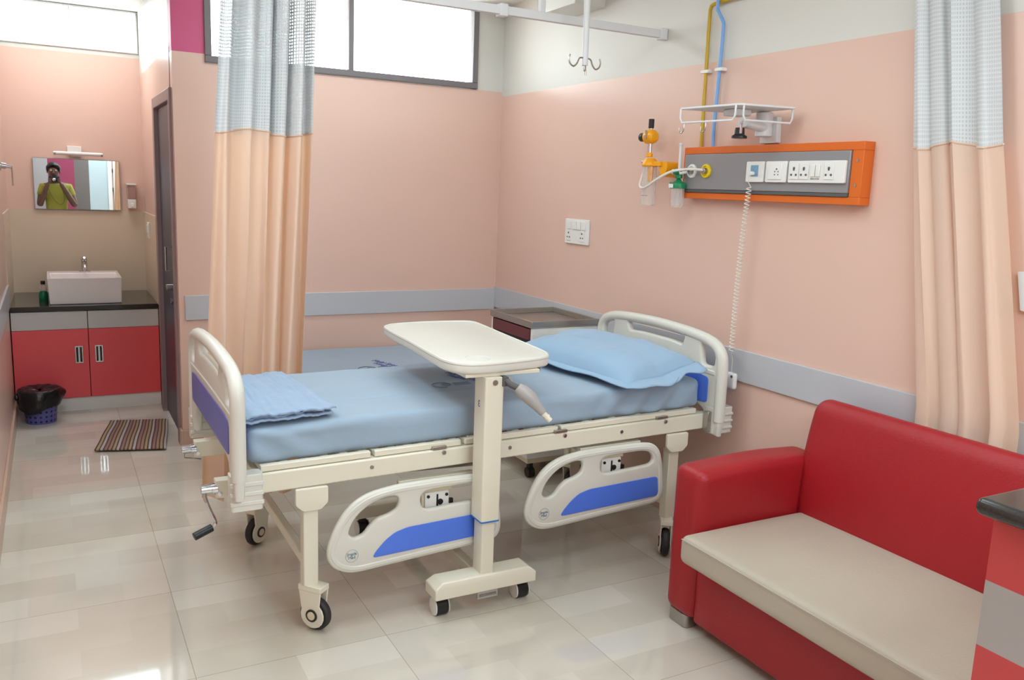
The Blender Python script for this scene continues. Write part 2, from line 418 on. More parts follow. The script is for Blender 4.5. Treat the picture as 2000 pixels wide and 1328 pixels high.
# wall behind the photographer: coloured panels and a pale door
w = MB(); w.box((XL, YF-T, 0), (-.02, YF, ZC), 0); w.box((-.02, YF-T, 0), (.35, YF, ZC), 1); w.box((.35, YF-T, 0), (.56, YF, ZC), 2)
w.box((.56, YF-T, 0), (.85, YF, ZC), 3); w.box((.85, YF-T, 0), (XR, YF, ZC), 4)
struct(w.build('wall_front', ['alu', 'magenta_panel', 'grey_wallpaper', 'pale_blue', 'peach'], smooth=False))
d3 = struct(thing('door_2', 'white framed doorway behind the photographer', 'door', (.9, YF, 0)))
del d3['category']
MB().box((.83, YF, 0), (.89, YF+.04, 2.1)).box((.91, YF, 0), (1.0, YF+.05, 2.1)).build('door_frame', 'white_plastic', d3, .004)
for z in (1.3, 1.6): MB().cyl((.90, YF+.03, z-.03), (.90, YF+.03, z+.03), .009).build('hinge', 'dark_grey', d3)
# tile dado in the alcove
w = MB(); w.box((XL, YA-.008, .70), (XC, YA, 1.285)); w.box((XL, 6.08, .70), (XL+.008, YA-.008, 1.285)); w.box((XC-.008, 6.08, .70), (XC, YA-.008, 1.285))
struct(w.build('trim_1', 'beige_tile', smooth=False))
# wall guards
struct(MB().box((.645, YB-.012, .748), (XR-.012, YB, .888)).build('trim_2', 'guard', bevel=.002))
struct(MB().box((XR-.012, YF, .762), (XR, YB, .9)).build('trim_3', 'guard', bevel=.002))
struct(MB().box((XL, YF, .715), (XL+.012, 6.06, .85)).build('trim_4', 'guard', bevel=.002))
# skirtings
struct(MB().box((XL, YF, 0), (XL+.014, 6.14, .1)).build('baseboard_left', 'skirting', bevel=.002))
struct(MB().box((XC, YB-.012, 0), (XR-.012, YB, .1)).box((XC-.012, YB-.012, 0), (XC, DY0-.03, .1)).build('baseboard_back', 'skirting', bevel=.002))
struct(MB().box((XR-.012, YF, 0), (XR, YB, .1)).build('baseboard_right', 'skirting', bevel=.002))
# boxed duct high on the right wall
struct(MB().box((2.435, 3.92, 2.507), (XR, 4.22, ZC)).build('trim_5', 'cream_paint', bevel=.003))
# window 1
def window(name, x0, x1, z0, z1, y, mull, fw=.036, fm='win_frame'):
    r = bpy.data.objects.new(name, None); C.objects.link(r); r.location = ((x0+x1)/2, y, z0); r['kind'] = 'structure'
    f = MB(); f.box((x0, y-.015, z0), (x1, y+.05, z0+fw)).box((x0, y-.015, z1-fw), (x1, y+.05, z1)).box((x0, y-.015, z0+fw), (x0+fw, y+.05, z1-fw)).box((x1-fw, y-.015, z0+fw), (x1, y+.05, z1-fw))
    f.build('window_frame', fm, r, .003)
    for a in mull: MB().box((a-fw*.42, y-.005, z0+fw), (a+fw*.42, y+.035, z1-fw)).build('mullion', fm, r, .002)
    xs = [x0+fw*.5]+list(mull)+[x1-fw*.5]
    for a, b in zip(xs, xs[1:]): MB().box((a+.002, y+.015, z0+fw*.6), (b-.002, y+.019, z1-fw*.6)).build('pane', 'glass', r, smooth=False)
    return r
window('window_1', WX0, WX1, WZ0, WZ1, YB, [1.612])
window('window_2', AX0, AX1, AZ0, AZ1, YA, [.18], .012, fm='white_metal')
# door 1 in the alcove side wall
d = bpy.data.objects.new('door_1', None); C.objects.link(d); d.location = (XC, 5.56, 0); d['kind'] = 'structure'
MB().box((XC-.014, DY0-.03, 0), (XC+.05, DY0+.03, DZ+.03)).box((XC-.014, DY1-.03, 0), (XC+.05, DY1+.045, DZ+.03)).box((XC-.014, DY0+.03, DZ-.035), (XC+.05, DY1-.03, DZ+.03)).build('door_frame', 'grey_frame', d, .004)
lf = MB().box((XC+.012, DY0+.032, .01), (XC+.045, DY1-.032, DZ-.037)).build('door_leaf', 'dark_door', d, .002)
MB().tube([(XC+.012, 5.36, 1.0), (XC-.03, 5.36, 1.0), (XC-.03, 5.36, 1.14), (XC+.012, 5.36, 1.14)], .006, 8).build('pull_handle', 'chrome', lf)
MB().cyl((XC+.014, 5.36, .9), (XC-.03, 5.36, .9), .02, 16).box((XC-.025, 5.36, .89), (XC-.015, 5.46, .91)).cyl((XC+.014, 5.34, .82), (XC-.012, 5.34, .82), .02, 16).build('lock', 'chrome', lf)

# ------------------------------------------------------------------ casters and the hospital bed
def caster(parent, x, y, ztop, r, ang, name='caster', hood='bed', stem=.02, w=.03, disc='wheel_disc'):
    """swivel caster: hood (fork) with a wheel below; the hood leans in direction ang"""
    c = Vector((x, y, 0)); dx, dy = math.cos(ang), math.sin(ang)
    wx, wy = x+dx*r*.45, y+dy*r*.45
    def P(u, v, z): return (wx+dx*u-dy*v, wy+dy*u+dx*v, z)
    m = MB()
    n = 12
    for sd in (-1, 1):
        prof = [( -r*.75, ztop-.012), (r*.35, ztop-.012)]
        pts = [(r*.80*math.cos(a), r+r*.80*math.sin(a)) for a in [PI*.28-PI*1.4*i/n for i in range(n+1)]]
        poly = [(-r*.95, ztop-.012), (r*.62, ztop-.012)] + pts
        A = m.vs([P(u, sd*(w/2+.004), z) for u, z in poly]); B = m.vs([P(u, sd*(w/2+.010), z) for u, z in poly])
        m.face(A); m.face(B)
        for i in range(len(poly)): m.face([A[i], A[(i+1) % len(poly)], B[(i+1) % len(poly)], B[i]])
    t = [P(-r*.95, -w/2-.012, 0), P(r*.62, -w/2-.012, 0), P(r*.62, w/2+.012, 0), P(-r*.95, w/2+.012, 0)]
    A = m.vs([(q[0], q[1], ztop-.022) for q in t]); B = m.vs([(q[0], q[1], ztop) for q in t])
    m.face(A); m.face(B)
    for i in range(4): m.face([A[i], A[(i+1) % 4], B[(i+1) % 4], B[i]])
    f = m.build(name, hood, parent, .003)
    def wheelpts(prof, mname, nm):
        q = MB(); seg = 28; rings = []
        for rr, v in prof: rings.append(q.vs([P(rr*math.cos(2*PI*k/seg), v, r+rr*math.sin(2*PI*k/seg)) for k in range(seg)]))
        for A, B in zip(rings, rings[1:]):
            for k in range(seg): q.face([A[k], A[(k+1) % seg], B[(k+1) % seg], B[k]])
        q.face(rings[0]); q.face(rings[-1]); return q.build(nm, mname, f)
    wheelpts([(r*.62, -w/2), (r*.9, -w/2), (r, -w*.25), (r, w*.25), (r*.9, w/2), (r*.62, w/2)], 'rubber', 'wheel')
    wheelpts([(r*.38, -w/2-.0135), (r*.38, -w/2-.004)], 'rubber', 'hub_ring'); wheelpts([(r*.38, w/2+.004), (r*.38, w/2+.0135)], 'rubber', 'hub_ring')
    wheelpts([(r*.25, -w/2-.0155), (r*.25, w/2+.0155)], disc, 'hub_cap')
    return f

SH = lambda x, y=0: .0158*(x-.57)          # frame rises slightly to the head
bed = thing('hospital_bed', 'cream two-crank hospital bed with blue panels, parallel to the window wall', 'bed', (1.5, 3.15, 0))
y0, y1 = 2.73, 3.58
m = MB()
m.box((.55, y0, .526), (2.49, y0+.045, .594), shear=SH).box((.55, y1-.045, .526), (2.49, y1, .594), shear=SH)
m.box((.55, y0+.045, .53), (.59, y1-.045, .59), shear=SH).box((2.44, y0+.045, .53), (2.48, y1-.045, .59), shear=SH)
m.box((1.15, y0+.045, .53), (1.19, y1-.045, .57), shear=SH).box((1.85, y0+.045, .53), (1.89, y1-.045, .57), shear=SH)
m.build('frame', 'bed', bed, .005)
# slatted lying surface in four hinged sections
for k, (a, b) in enumerate(((.57, .95), (.965, 1.30), (1.315, 1.72), (1.735, 2.42))):
    m = MB(); zz = .596
    for yy in (y0+.012, y1-.037): m.box((a, yy, zz), (b, yy+.025, zz+.022), shear=SH)
    for xx in [a+(b-.03-a)*i/5 for i in range(6)]: m.box((xx, y0+.037, zz), (xx+.03, y1-.037, zz+.016), shear=SH)
    m.build('deck_section', 'bed', bed, .003)
for xx in (1.18, 1.70, 2.2):
    MB().box((xx, y0-.004, .597), (xx+.055, y0+.03, .607), shear=SH).cyl((xx+.045, y0-.006, .583+SH(xx)), (xx+.045, y0+.01, .583+SH(xx)), .008, 12).build('hinge', 'steel', bed, .001)
for xx in (.95, 1.5, 2.02):
    MB().cyl((xx, y0-.004, .565+SH(xx)), (xx, y0+.004, .565+SH(xx)), .007, 12).build('bolt', 'steel', bed)
# legs
def leg(x, y, sy, zt, head):
    m = MB(); zb = .165
    m.box((x-.026, y-.022, zb), (x+.026, y+.022, zt-.04))
    m.build('leg', 'bed', bed, .004)
    yy = y-.032*sy
    lo, hi = min(yy, yy+.012*sy), max(yy, yy+.012*sy)
    plate('leg_bracket', [rpoly([(x-.056, zt+.03), (x+.056, zt+.03), (x+.056, zt-.028), (x+.03, zt-.052), (x-.03, zt-.052), (x-.056, zt-.028)], .008)], .016, .003, 1, yy, 'bed', bed)
for (x, y, s, ang) in ((.735, 2.757, 1, -.9), (2.31, 2.757, 1, -2.2), (.735, 3.553, -1, -2.5), (2.31, 3.553, -1, .4)):
    leg(x, y, s, .495+SH(x), 0)
    caster(bed, x, y, .168, .060, ang)
MB().box((.72, 2.78, .215), (.75, 3.53, .255)).build('cross_bar', 'bed', bed, .004)
MB().box((2.295, 2.78, .215), (2.325, 3.53, .255)).build('cross_bar', 'bed', bed, .004)
# head and foot boards
def board(x, nm, panelm, thick=.034):
    out = smooth_loop([(2.652, .60), (2.652, .72), (2.654, .85), (2.675, .91), (2.735, .952), (2.87, .972), (3.13, .982), (3.39, .972), (3.525, .952), (3.585, .91), (3.606, .85), (3.608, .72), (3.608, .60)], 4, closed=False)
    out += [(3.60, .535), (3.52, .535), (3.515, .60)] + smooth_loop([(3.50, .632), (3.42, .652), (3.13, .657), (2.84, .652), (2.76, .632)], 3, closed=False) + [(2.745, .60), (2.74, .535), (2.66, .535)]
    h1 = rpoly([(2.712, .832), (2.79, .832), (2.805, .925), (2.745, .915), (2.708, .885)], .02)
    h2 = [(6.26-a, b) for a, b in h1][::-1]
    sl = rpoly([(2.93, .895), (2.915, .932), (3.02, .940), (3.24, .940), (3.345, .932), (3.33, .895), (3.24, .902), (3.02, .902)], .012)
    o = plate(nm, [out, h1, h2, sl], thick, .012, 0, x, 'bed_plastic', bed)
    # mouldings: rim tube and ledge
    rim = [(x, a, b) for a, b in smooth_loop([(2.672, .60), (2.672, .72), (2.674, .85), (2.692, .90), (2.745, .933), (2.87, .952), (3.13, .962), (3.39, .952), (3.515, .933), (3.568, .90), (3.586, .85), (3.588, .72), (3.588, .60)], 5, closed=False)]
    MB().tube(rim, .0245, 12).build('rim', 'bed_plastic', o)
    MB().tube([(x, a, b) for a, b in smooth_loop([(2.70, .806), (2.8, .808), (3.13, .812), (3.46, .808), (3.56, .806)], 3, closed=False)], .021, 10).build('ledge', 'bed_plastic', o)
    pl = rpoly([(2.735, .668), (3.525, .668), (3.525, .782), (3.45, .79), (2.81, .79), (2.735, .782)], .02)
    for s in (-1, 1):
        plate('coloured_panel', [pl], .004, .001, 0, x+s*(thick/2+.001), panelm, o)
    return o
board(.487, 'footboard', 'violet_panel'); board(2.487, 'headboard', 'blue_panel')
# corner sockets that hold the boards
def socket(x, y, sx, z0=.49):
    m = MB(); 
    m.prism(rpoly([(x-.052, y-.028), (x+.052, y-.028), (x+.052, y+.03), (x-.052, y+.03)], .015), 2, z0+SH(x), z0+.122+SH(x))
    for k in range(3): m.prism(rpoly([(x-.054, y-.032), (x+.054, y-.032), (x+.054, y-.02), (x-.054, y-.02)], .006), 2, z0+.02+k*.032+SH(x), z0+.034+k*.032+SH(x))
    m.build('corner_socket', 'bed_plastic', bed, .005)
for (x, y, s) in ((.515, 2.715, -1), (.515, 3.6, -1)): socket(x, y, s)
for yv in (2.712, 3.585):
    m = MB(); m.prism(rpoly([(2.468, yv-.034), (2.572, yv-.034), (2.572, yv+.034), (2.468, yv+.034)], .012), 2, .540, .658)
    for k in range(3): m.prism(rpoly([(2.474, yv-.039), (2.572, yv-.039), (2.572, yv-.02), (2.474, yv-.02)], .006), 2, .56+k*.03, .574+k*.03)
    m.build('corner_socket', 'bed_plastic', bed, .005)
    MB().box((2.448, yv-.016, .55), (2.47, yv+.012, .64)).build('socket_clamp', 'steel', bed, .002)
# cranks
for yv, fold in ((2.83, 0), (3.30, 1)):
    m = MB().box((.437, yv-.02, .50), (.55, yv+.02, .562))
    cr = m.build('crank', 'bed', bed, .003)
    MB().cyl((.44, yv-.006, .532), (.392, yv-.006, .532), .0165, 18).cyl((.445, yv-.006, .532), (.425, yv-.006, .532), .019, 16).cyl((.45, yv-.022, .515), (.45, yv-.018, .515), .009, 12).build('crank_coupling', 'chrome', cr, .001)
    if not fold:
        MB().tube(smooth_loop([(.402, yv-.010, .53), (.405, yv-.018, .50), (.420, yv-.020, .455), (.432, yv-.022, .425), (.432, yv-.024, .412), (.420, yv-.027, .403)], 4, closed=False), .0065, 8).build('crank_arm', 'chrome', cr)
        MB().cyl((.422, yv-.027, .405), (.362, yv-.04, .386), .0135, 14).build('crank_grip', 'black', cr, .002)
    else:
        MB().tube([(.40, yv-.012, .531), (.40, yv-.012, .50), (.46, yv-.012, .488)], .005, 8).build('crank_arm', 'chrome', cr)
    MB().cyl((.55, yv, .53), (1.4, yv, .50), .011, 10).build('crank_screw', 'steel', cr)
# folded-down side rails
def siderail(dx, dz):
    o = smooth_loop([(1.556,.325),(1.572,.385),(1.600,.44),(1.640,.487),(1.70,.52),(1.78,.535),(1.85,.540),(1.98,.542),(2.10,.540),(2.16,.53),(2.195,.50),(2.213,.45),(2.223,.39),(2.230,.33),(2.222,.29),(2.19,.268),(2.10,.261),(1.93,.252),(1.75,.241),(1.66,.237),(1.61,.248),(1.570,.278)], 3)
    h = smooth_loop([(1.633,.394),(1.650,.43),(1.680,.462),(1.72,.486),(1.77,.500),(1.805,.498),(1.815,.48),(1.806,.452),(1.775,.436),(1.735,.425),(1.705,.400),(1.685,.377),(1.655,.368),(1.637,.377)], 3)
    g = smooth_loop([(1.898,.472),(1.908,.494),(1.935,.503),(2.02,.506),(2.10,.506),(2.145,.495),(2.163,.468),(2.15,.446),(2.10,.440),(2.02,.436),(1.94,.432),(1.908,.440)], 3)
    b = rpoly([(1.715,.285),(1.745,.285),(2.19,.302),(2.197,.315),(2.19,.382),(2.175,.388),(1.85,.378),(1.80,.366),(1.765,.342),(1.735,.312)], .014, 4)
    mv = lambda L: [(a+dx, c+dz) for a, c in L]
    r = plate('side_rail', [mv(o), mv(h), mv(g)], .026, .010, 1, 2.703, 'bed_plastic', bed)
    rim = [(a+dx, 2.703, c+dz) for a, c in smooth_loop([(1.573,.325),(1.588,.380),(1.614,.43),(1.652,.472),(1.71,.503),(1.785,.518),(1.85,.522),(1.98,.524),(2.095,.522),(2.145,.513),(2.178,.487),(2.195,.445),(2.206,.39),(2.212,.33),(2.205,.302),(2.18,.285),(2.10,.279),(1.93,.270),(1.75,.259),(1.665,.255),(1.62,.265),(1.588,.288)], 4)]
    MB().tube(rim, .0165, 10, closed=True).build('rim', 'bed_plastic', r)
    plate('coloured_panel', [mv(b)], .004, .001, 1, 2.688, 'blue_panel', r)
    cx, cz = 1.642+dx, .304+dz
    MB().tube([(cx+.023*math.cos(2*PI*k/28), 2.6895, cz+.023*math.sin(2*PI*k/28)) for k in range(28)], .0009, 6, closed=True).build('badge_ring', 'greylam', r)
    text('badge_lettering', 'Jingde\nMed', .015, frame_mtx((cx, 2.6893, cz), (1, 0, 0), (0, 0, 1)), 'logo_ink', r)
    # mounting mechanism behind the rail
    mx = 1.93+dx; mz = .0+dz
    k = MB().box((mx-.02, 2.735, .478+mz), (mx+.11, 2.76, .50+mz)).box((mx-.012, 2.735, .40+mz), (mx+.0, 2.76, .48+mz)).build('rail_arm', 'wheel_disc', r, .002)
    MB().box((mx+.0, 2.728, .40+mz), (mx+.095, 2.74, .478+mz)).build('rail_plate', 'white_plastic', r, .002)
    MB().box((mx+.045, 2.725, .41+mz), (mx+.051, 2.729, .47+mz)).cyl((mx+.012, 2.724, .465+mz), (mx+.012, 2.73, .465+mz), .006, 10).cyl((mx+.085, 2.724, .465+mz), (mx+.085, 2.73, .465+mz), .006, 10).cyl((mx+.06, 2.724, .44+mz), (mx+.06, 2.73, .44+mz), .011, 12).box((mx+.1, 2.726, .425+mz), (mx+.112, 2.74, .445+mz)).build('fastener', 'black', r)
    MB().box((mx-.1, 2.74, .505+mz), (mx+.20, 2.765, .535+mz)).cyl((mx-.07, 2.728, .515+mz), (mx-.07, 2.742, .515+mz), .013, 12).cyl((mx+.15, 2.728, .515+mz), (mx+.15, 2.742, .515+mz), .013, 12).build('slide_bar', 'bed', r, .002)
siderail(0, 0); siderail(-.776, -.034)

# mattress with blue sheet
def matt_f(p):
    x, y, z = p; zz = z + SH(x)
    n = fbm((x*3.1, y*4.2, z*6), 1)*.007 + fbm((x*7, y*11, z*9+3), 1)*.0035 - .006*math.exp(-((y-3.02-.02*math.sin(x*3))/.006)**2) 
    if z > .70: zz += n
    else:
        y += fbm((x*4+z*8, y, z*5), 1)*.006*(1 if y > 3.1 else -1); x += fbm((y*6, z*9, 2), 1)*.004
    # tuck folds low on the long side near the head and foot ends
    if y < 2.9:
        e = max(0, 1-abs(x-2.2)/.35); y += .012*e*math.sin((x*1.4-z*1.2)*34)
        e = max(0, 1-abs(x-.62)/.2); y += .006*e*math.sin((x+z*1.5)*40)
    if y < 2.79: y += .004*math.sin(x*23+z*30+3*fbm((x*2, z*3, 1)))*fbm((x*1.7, 3, 8))*2
    return (x, y, zz)
mt = thing('mattress', 'long mattress in a pale blue sheet on the hospital bed', 'mattress', (1.48, 3.16, .61))
MB().rbox((.535, 2.772, .612), (2.462, 3.555, .737), .03, 120, 60, 6, matt_f).build('sheeted_body', 'sheet', mt, ang=60)
def label_cloth(parent, x, y, z, sc, a, nm='printed_lettering', f=None):
    ux = (math.cos(a), math.sin(a), 0); uy = (-math.sin(a), math.cos(a), 0)
    m = frame_mtx((x, y, z), ux, uy)
    return text(nm, 'Multi Speciality\nHospital', .045*sc, m, 'ink', parent)
def emblem(parent, x, y, z, s, a=0):
    m = MB(); ca, sa = math.cos(a), math.sin(a)
    def R(u, v): return (x+u*ca-v*sa, y+u*sa+v*ca, z)
    m.tube([R(s*math.cos(t), s*math.sin(t)) for t in [2*PI*k/32 for k in range(26)]], .0022, 5)
    m.tube([R(s*.55+s*.5*math.cos(t), s*.5*math.sin(t)) for t in [2*PI*k/24+.5 for k in range(19)]], .0018, 5)
    for k in range(3): m.tube([R(s*1.35, s*(.45-k*.4)), R(s*2.6, s*(.4-k*.4)), R(s*3.2, s*(.5-k*.4))], .0016, 5)
    return m.build('printed_emblem', 'greyink', parent)
label_cloth(mt, 1.50, 3.20, .7565, .7, -PI/2+.35); emblem(mt, 1.37, 3.09, .7545, .04)

# folded sheet at the foot
fs = thing('folded_sheet', 'folded blue sheet lying on the mattress by the footboard', 'sheet', (.69, 3.09, .74))
def fold_layer(z, dx, dy, seed, nm):
    cs = [(.53, 2.79), (.835, 2.805), (.80, 3.42), (.56, 3.40)]
    def f(p):
        u, v, z_ = p
        x = (cs[0][0]*(1-u)+cs[1][0]*u)*(1-v)+(cs[3][0]*(1-u)+cs[2][0]*u)*v
        y = (cs[0][1]*(1-u)+cs[1][1]*u)*(1-v)+(cs[3][1]*(1-u)+cs[2][1]*u)*v
        x += fbm((u*2+seed, v*3, 0))*.012 + dx*u; y += fbm((u*4, v*2+seed, 1))*.010 + dy*(1-v)
        zz = z+z_*.9+fbm((u*5+seed, v*5, 2))*.004+fbm((u*22, v*2, seed))*.004+fbm((u*7, v*9, seed+4))*.003+SH(x)
        return (x, y, zz)
    MB().rbox((0, 0, 0), (1, 1, .009), .004, 70, 50, 1, f, k=2).build(nm, 'sheet_dark', fs, ang=60)
for k, (dx, dy) in enumerate(((.0, 0), (-.03, .01), (.005, -.004))): fold_layer(.751+k*.0105, dx, dy, k*7.3, 'folded_layer')

# pillow
pw = thing('pillow', 'blue cotton pillow resting against the headboard', 'pillow', (2.17, 3.12, .77))
def pil(u, v, top):
    # u across (x), v along (y)
    a, b = 2*u-1, 2*v-1
    prof = max(0, (1-abs(a)**2.6))**.55*max(0, (1-abs(b)**3.2))**.5
    pinch = 1-.07*(1-abs(b)**2)*abs(a)**3 - .0
    X = a*.205*(1-.05*(1-a*a)*0)*(1-.05*(1-b*b)*abs(a)); Y = b*.405*(1-.05*(1-a*a)*abs(b))
    h = .097*prof
    wr = fbm((a*3, b*4, 5 if top else 9))*.010*prof + fbm((a*8, b*7, 3))*.004*prof
    Z = (.022+h*1.0+wr) if top else (.022-h*.28)
    rot = .14; xr, yr = X*math.cos(rot)-Y*math.sin(rot), X*math.sin(rot)+Y*math.cos(rot)
    xw, yw = 2.160+xr, 3.13+yr
    return (xw, yw, .752+Z+SH(xw)+.05*max(0, a)*.9)
m = MB()
m.grid(28, 36, lambda u, v: pil(u, v, True)); m.grid(28, 36, lambda u, v: pil(u, v, False))
bmesh.ops.remove_doubles(m.bm, verts=m.bm.verts, dist=.0008)
pb = m.build('pillow_body', 'pillow', pw, ang=70)
# pillowcase flange and open end flap
pa = [pil(0, i/36, True) for i in range(36, -1, -1)] + [pil(i/28, 0, True) for i in range(1, 29)]
def casef(u, v):
    k = u*(len(pa)-1); i = int(round(k)); p = Vector(pa[i])
    t = max(0, min(1, (i-33)/9)); t = t*t*(3-2*t)
    o = Vector((-.026, -.003, 0))*(1-t) + Vector((.006, -.058, 0))*t
    n_ = fbm((u*14, 2, 1))
    q = p + o*v*(1+.25*n_*t)
    q.z -= (.010*(1-t)+.020*t)*v + .010*t*v*n_ + .004*math.sin(u*26)*v
    return q
m = MB(); m.grid(len(pa)-1, 5, casef); o = m.build('pillowcase_flange', 'pillow', pw, ang=80)
sd_ = o.modifiers.new('Solid', 'SOLIDIFY'); sd_.thickness = .005
def inner(u, v):
    p = Vector(pil(.12+.72*u, .0, True)); return (p.x+.004, p.y-.075*math.sin(PI*min(1, u+.05))*v-.005, p.z-.006-.012*v+.004*math.sin(u*9))
m = MB(); m.grid(18, 5, inner); o = m.build('inner_fold', 'pillow', pw, ang=80)
sd_ = o.modifiers.new('Solid', 'SOLIDIFY'); sd_.thickness = .005
emblem(pw, 2.175, 3.30, .866, .032, .14); 

# ------------------------------------------------------------------ second couch along the back wall
ct = thing('attendant_couch', 'low couch with a pale blue sheet along the back wall under the window', 'couch', (1.4, 4.7, 0))
def cf(p):
    x, y, z = p; return (x, y+(fbm((x*2.3, 4, 9))*.03 if y < 4.5 else 0), z+(fbm((x*3, y*4, 7))*.005 if z > .5 else 0))
MB().rbox((.72, 4.372, .44), (2.14, 5.05, .54), .02, 30, 14, 3, cf).build('sheeted_mattress', 'sheet_grey', ct, ang=60)
MB().box((.72, 4.36, .36), (2.14, 5.04, .438)).build('couch_frame', 'bed', ct, .004)
for x in (.76, 2.10):
    for y in (4.39, 5.01): MB().box((x-.02, y-.02, 0), (x+.02, y+.02, .36)).build('leg', 'bed', ct, .003)
text('printed_lettering', 'Multi Speciality\nHospital', .05, frame_mtx((1.64, 4.46, .5445), (math.cos(-1.2), math.sin(-1.2), 0), (-math.sin(-1.2), math.cos(-1.2), 0)), 'ink', ct)
emblem(ct, 1.50, 4.40, .545, .05)

# ------------------------------------------------------------------ bedside locker
lk = thing('bedside_locker', 'white bedside locker with steel tray top and maroon drawer in the corner', 'locker', (2.4, 4.05, 0))
X0, X1, Y0, Y1 = 2.195, 2.605, 3.80, 4.27
m = MB(); m.box((X0, Y0, .12), (X1, Y0+.018, .835)).box((X0, Y1-.018, .12), (X1, Y1, .835)).box((X1-.016, Y0+.018, .12), (X1, Y1-.018, .835)).box((X0, Y0+.018, .12), (X1-.016, Y1-.018, .14)).box((X0+.02, Y0+.018, .5), (X1-.016, Y1-.018, .515))
m.build('body', 'white_plastic', lk, .002)
MB().box((X0-.004, Y0+.022, .145), (X0+.014, Y1-.022, .56)).build('door', 'maroon', lk, .002)
dr = MB().box((X0-.004, Y0+.022, .57), (X0+.014, Y1-.022, .745)).box((X0-.004, Y0+.022, .768), (X0+.014, Y1-.022, .828)).build('drawer', 'maroon', lk, .002)
MB().box((X0+.004, Y0+.022, .745), (X0+.012, Y1-.022, .768)).build('drawer_grip', 'black', dr)
m = MB(); a, b, c_, d_ = X0-.008, X1+.004, Y0-.006, Y1+.006
m.box((a, c_, .835), (b, d_, .842))
for q in (((a, c_, .842), (b, c_+.008, .872)), ((a, d_-.008, .842), (b, d_, .872)), ((a, c_+.008, .842), (a+.008, d_-.008, .872)), ((b-.008, c_+.008, .842), (b, d_-.008, .872))): m.box(*q)
m.build('tray_top', 'steel', lk, .002)
MB().box((X0+.01, Y0+.01, .09), (X1-.01, Y1-.01, .12)).build('base', 'wheel_disc', lk, .002)
for x in (X0+.05, X1-.05):
    for y in (Y0+.05, Y1-.05):
        w_ = MB().cyl((x-.02, y, .028), (x+.02, y, .028), .028, 20).box((x-.012, y-.015, .03), (x+.012, y+.02, .092)).build('caster', 'black', lk, .003)

# ------------------------------------------------------------------ overbed table
ot = thing('overbed_table', 'cream overbed table on a single post reaching across the bed', 'table', (1.36, 2.64, 0))
out = smooth_loop([(1.205, 2.68), (1.235, 2.62), (1.30, 2.598), (1.45, 2.608), (1.575, 2.635), (1.622, 2.68), (1.645, 2.78), (1.668, 3.10), (1.690, 3.38), (1.684, 3.47), (1.62, 3.50), (1.47, 3.515), (1.33, 3.50), (1.265, 3.47), (1.235, 3.38), (1.222, 3.08), (1.203, 2.78)], 5)
tp = plate('tabletop', [out], .036, .010, 2, .925, 'bed_plastic', ot)
rimp = [(x+(1.44-x)*.022, y+(3.06-y)*.011, .941) for x, y in out]
MB().tube(rimp, .0075, 8, closed=True).build('raised_rim', 'bed_plastic', tp)
MB().tube([(1.335+.045*math.cos(2*PI*k/28), 2.70+.045*math.sin(2*PI*k/28), .943) for k in range(28)], .0022, 6, closed=True).build('cup_recess', 'bed_plastic', tp)
MB().box((1.25, 2.615, .893), (1.55, 2.70, .907)).box((1.3, 2.66, .893), (1.42, 3.3, .907)).build('support_plate', 'bed', tp, .002)
MB().box((1.208+.06, 2.625, .895), (1.208+.09, 2.635, .906)).build('fixing', 'black', tp)
MB().box((1.52, 2.63, .895), (1.56, 2.64, .906)).build('fixing', 'black', tp)
po = MB().prism(rpoly([(1.318, 2.592), (1.392, 2.592), (1.392, 2.682), (1.318, 2.682)], .008, 3), 2, .355, .893).build('post', 'bed', ot, .001)
MB().prism(rpoly([(1.3175, 2.5915), (1.3925, 2.5915), (1.3925, 2.6825), (1.3175, 2.6825)], .008, 3), 2, .352, .358).build('tape_band', 'tube_yellow', po)
MB().prism(rpoly([(1.328, 2.602), (1.380, 2.602), (1.380, 2.672), (1.328, 2.672)], .006, 3), 2, .15, .352).build('inner_post', 'bed', ot)
text('handwritten_mark', '3', .035, frame_mtx((1.3178, 2.64, .79), (0, 1, 0), (0, 0, 1)), 'ink', po)
MB().cyl((1.355, 2.588, .875), (1.355, 2.60, .875), .010, 14).build('bolt', 'steel', po)
# height lever
lv = MB().tube(smooth_loop([(1.40, 2.60, .885), (1.405, 2.575, .87), (1.43, 2.56, .857)], 4, closed=False), .011, 10).box((1.383, 2.585, .86), (1.405, 2.615, .893)).build('height_lever', 'dark_grey', ot)
MB().tube([(1.428, 2.562, .86), (1.445, 2.552, .845), (1.47, 2.54, .822), (1.495, 2.525, .79), (1.512, 2.515, .768)], [.018, .026, .026, .018, .014], 14).build('lever_grip', 'greylam', lv)
MB().tube([(1.512, 2.515, .768), (1.535, 2.502, .742)], .0105, 12).cyl((1.5215, 2.5095, .758), (1.526, 2.507, .7525), .0125, 12).build('lever_tip', 'bed', lv)
MB().cyl((1.415, 2.598, .873), (1.415, 2.61, .873), .016, 16).build('knob', 'greylam', ot, .002)
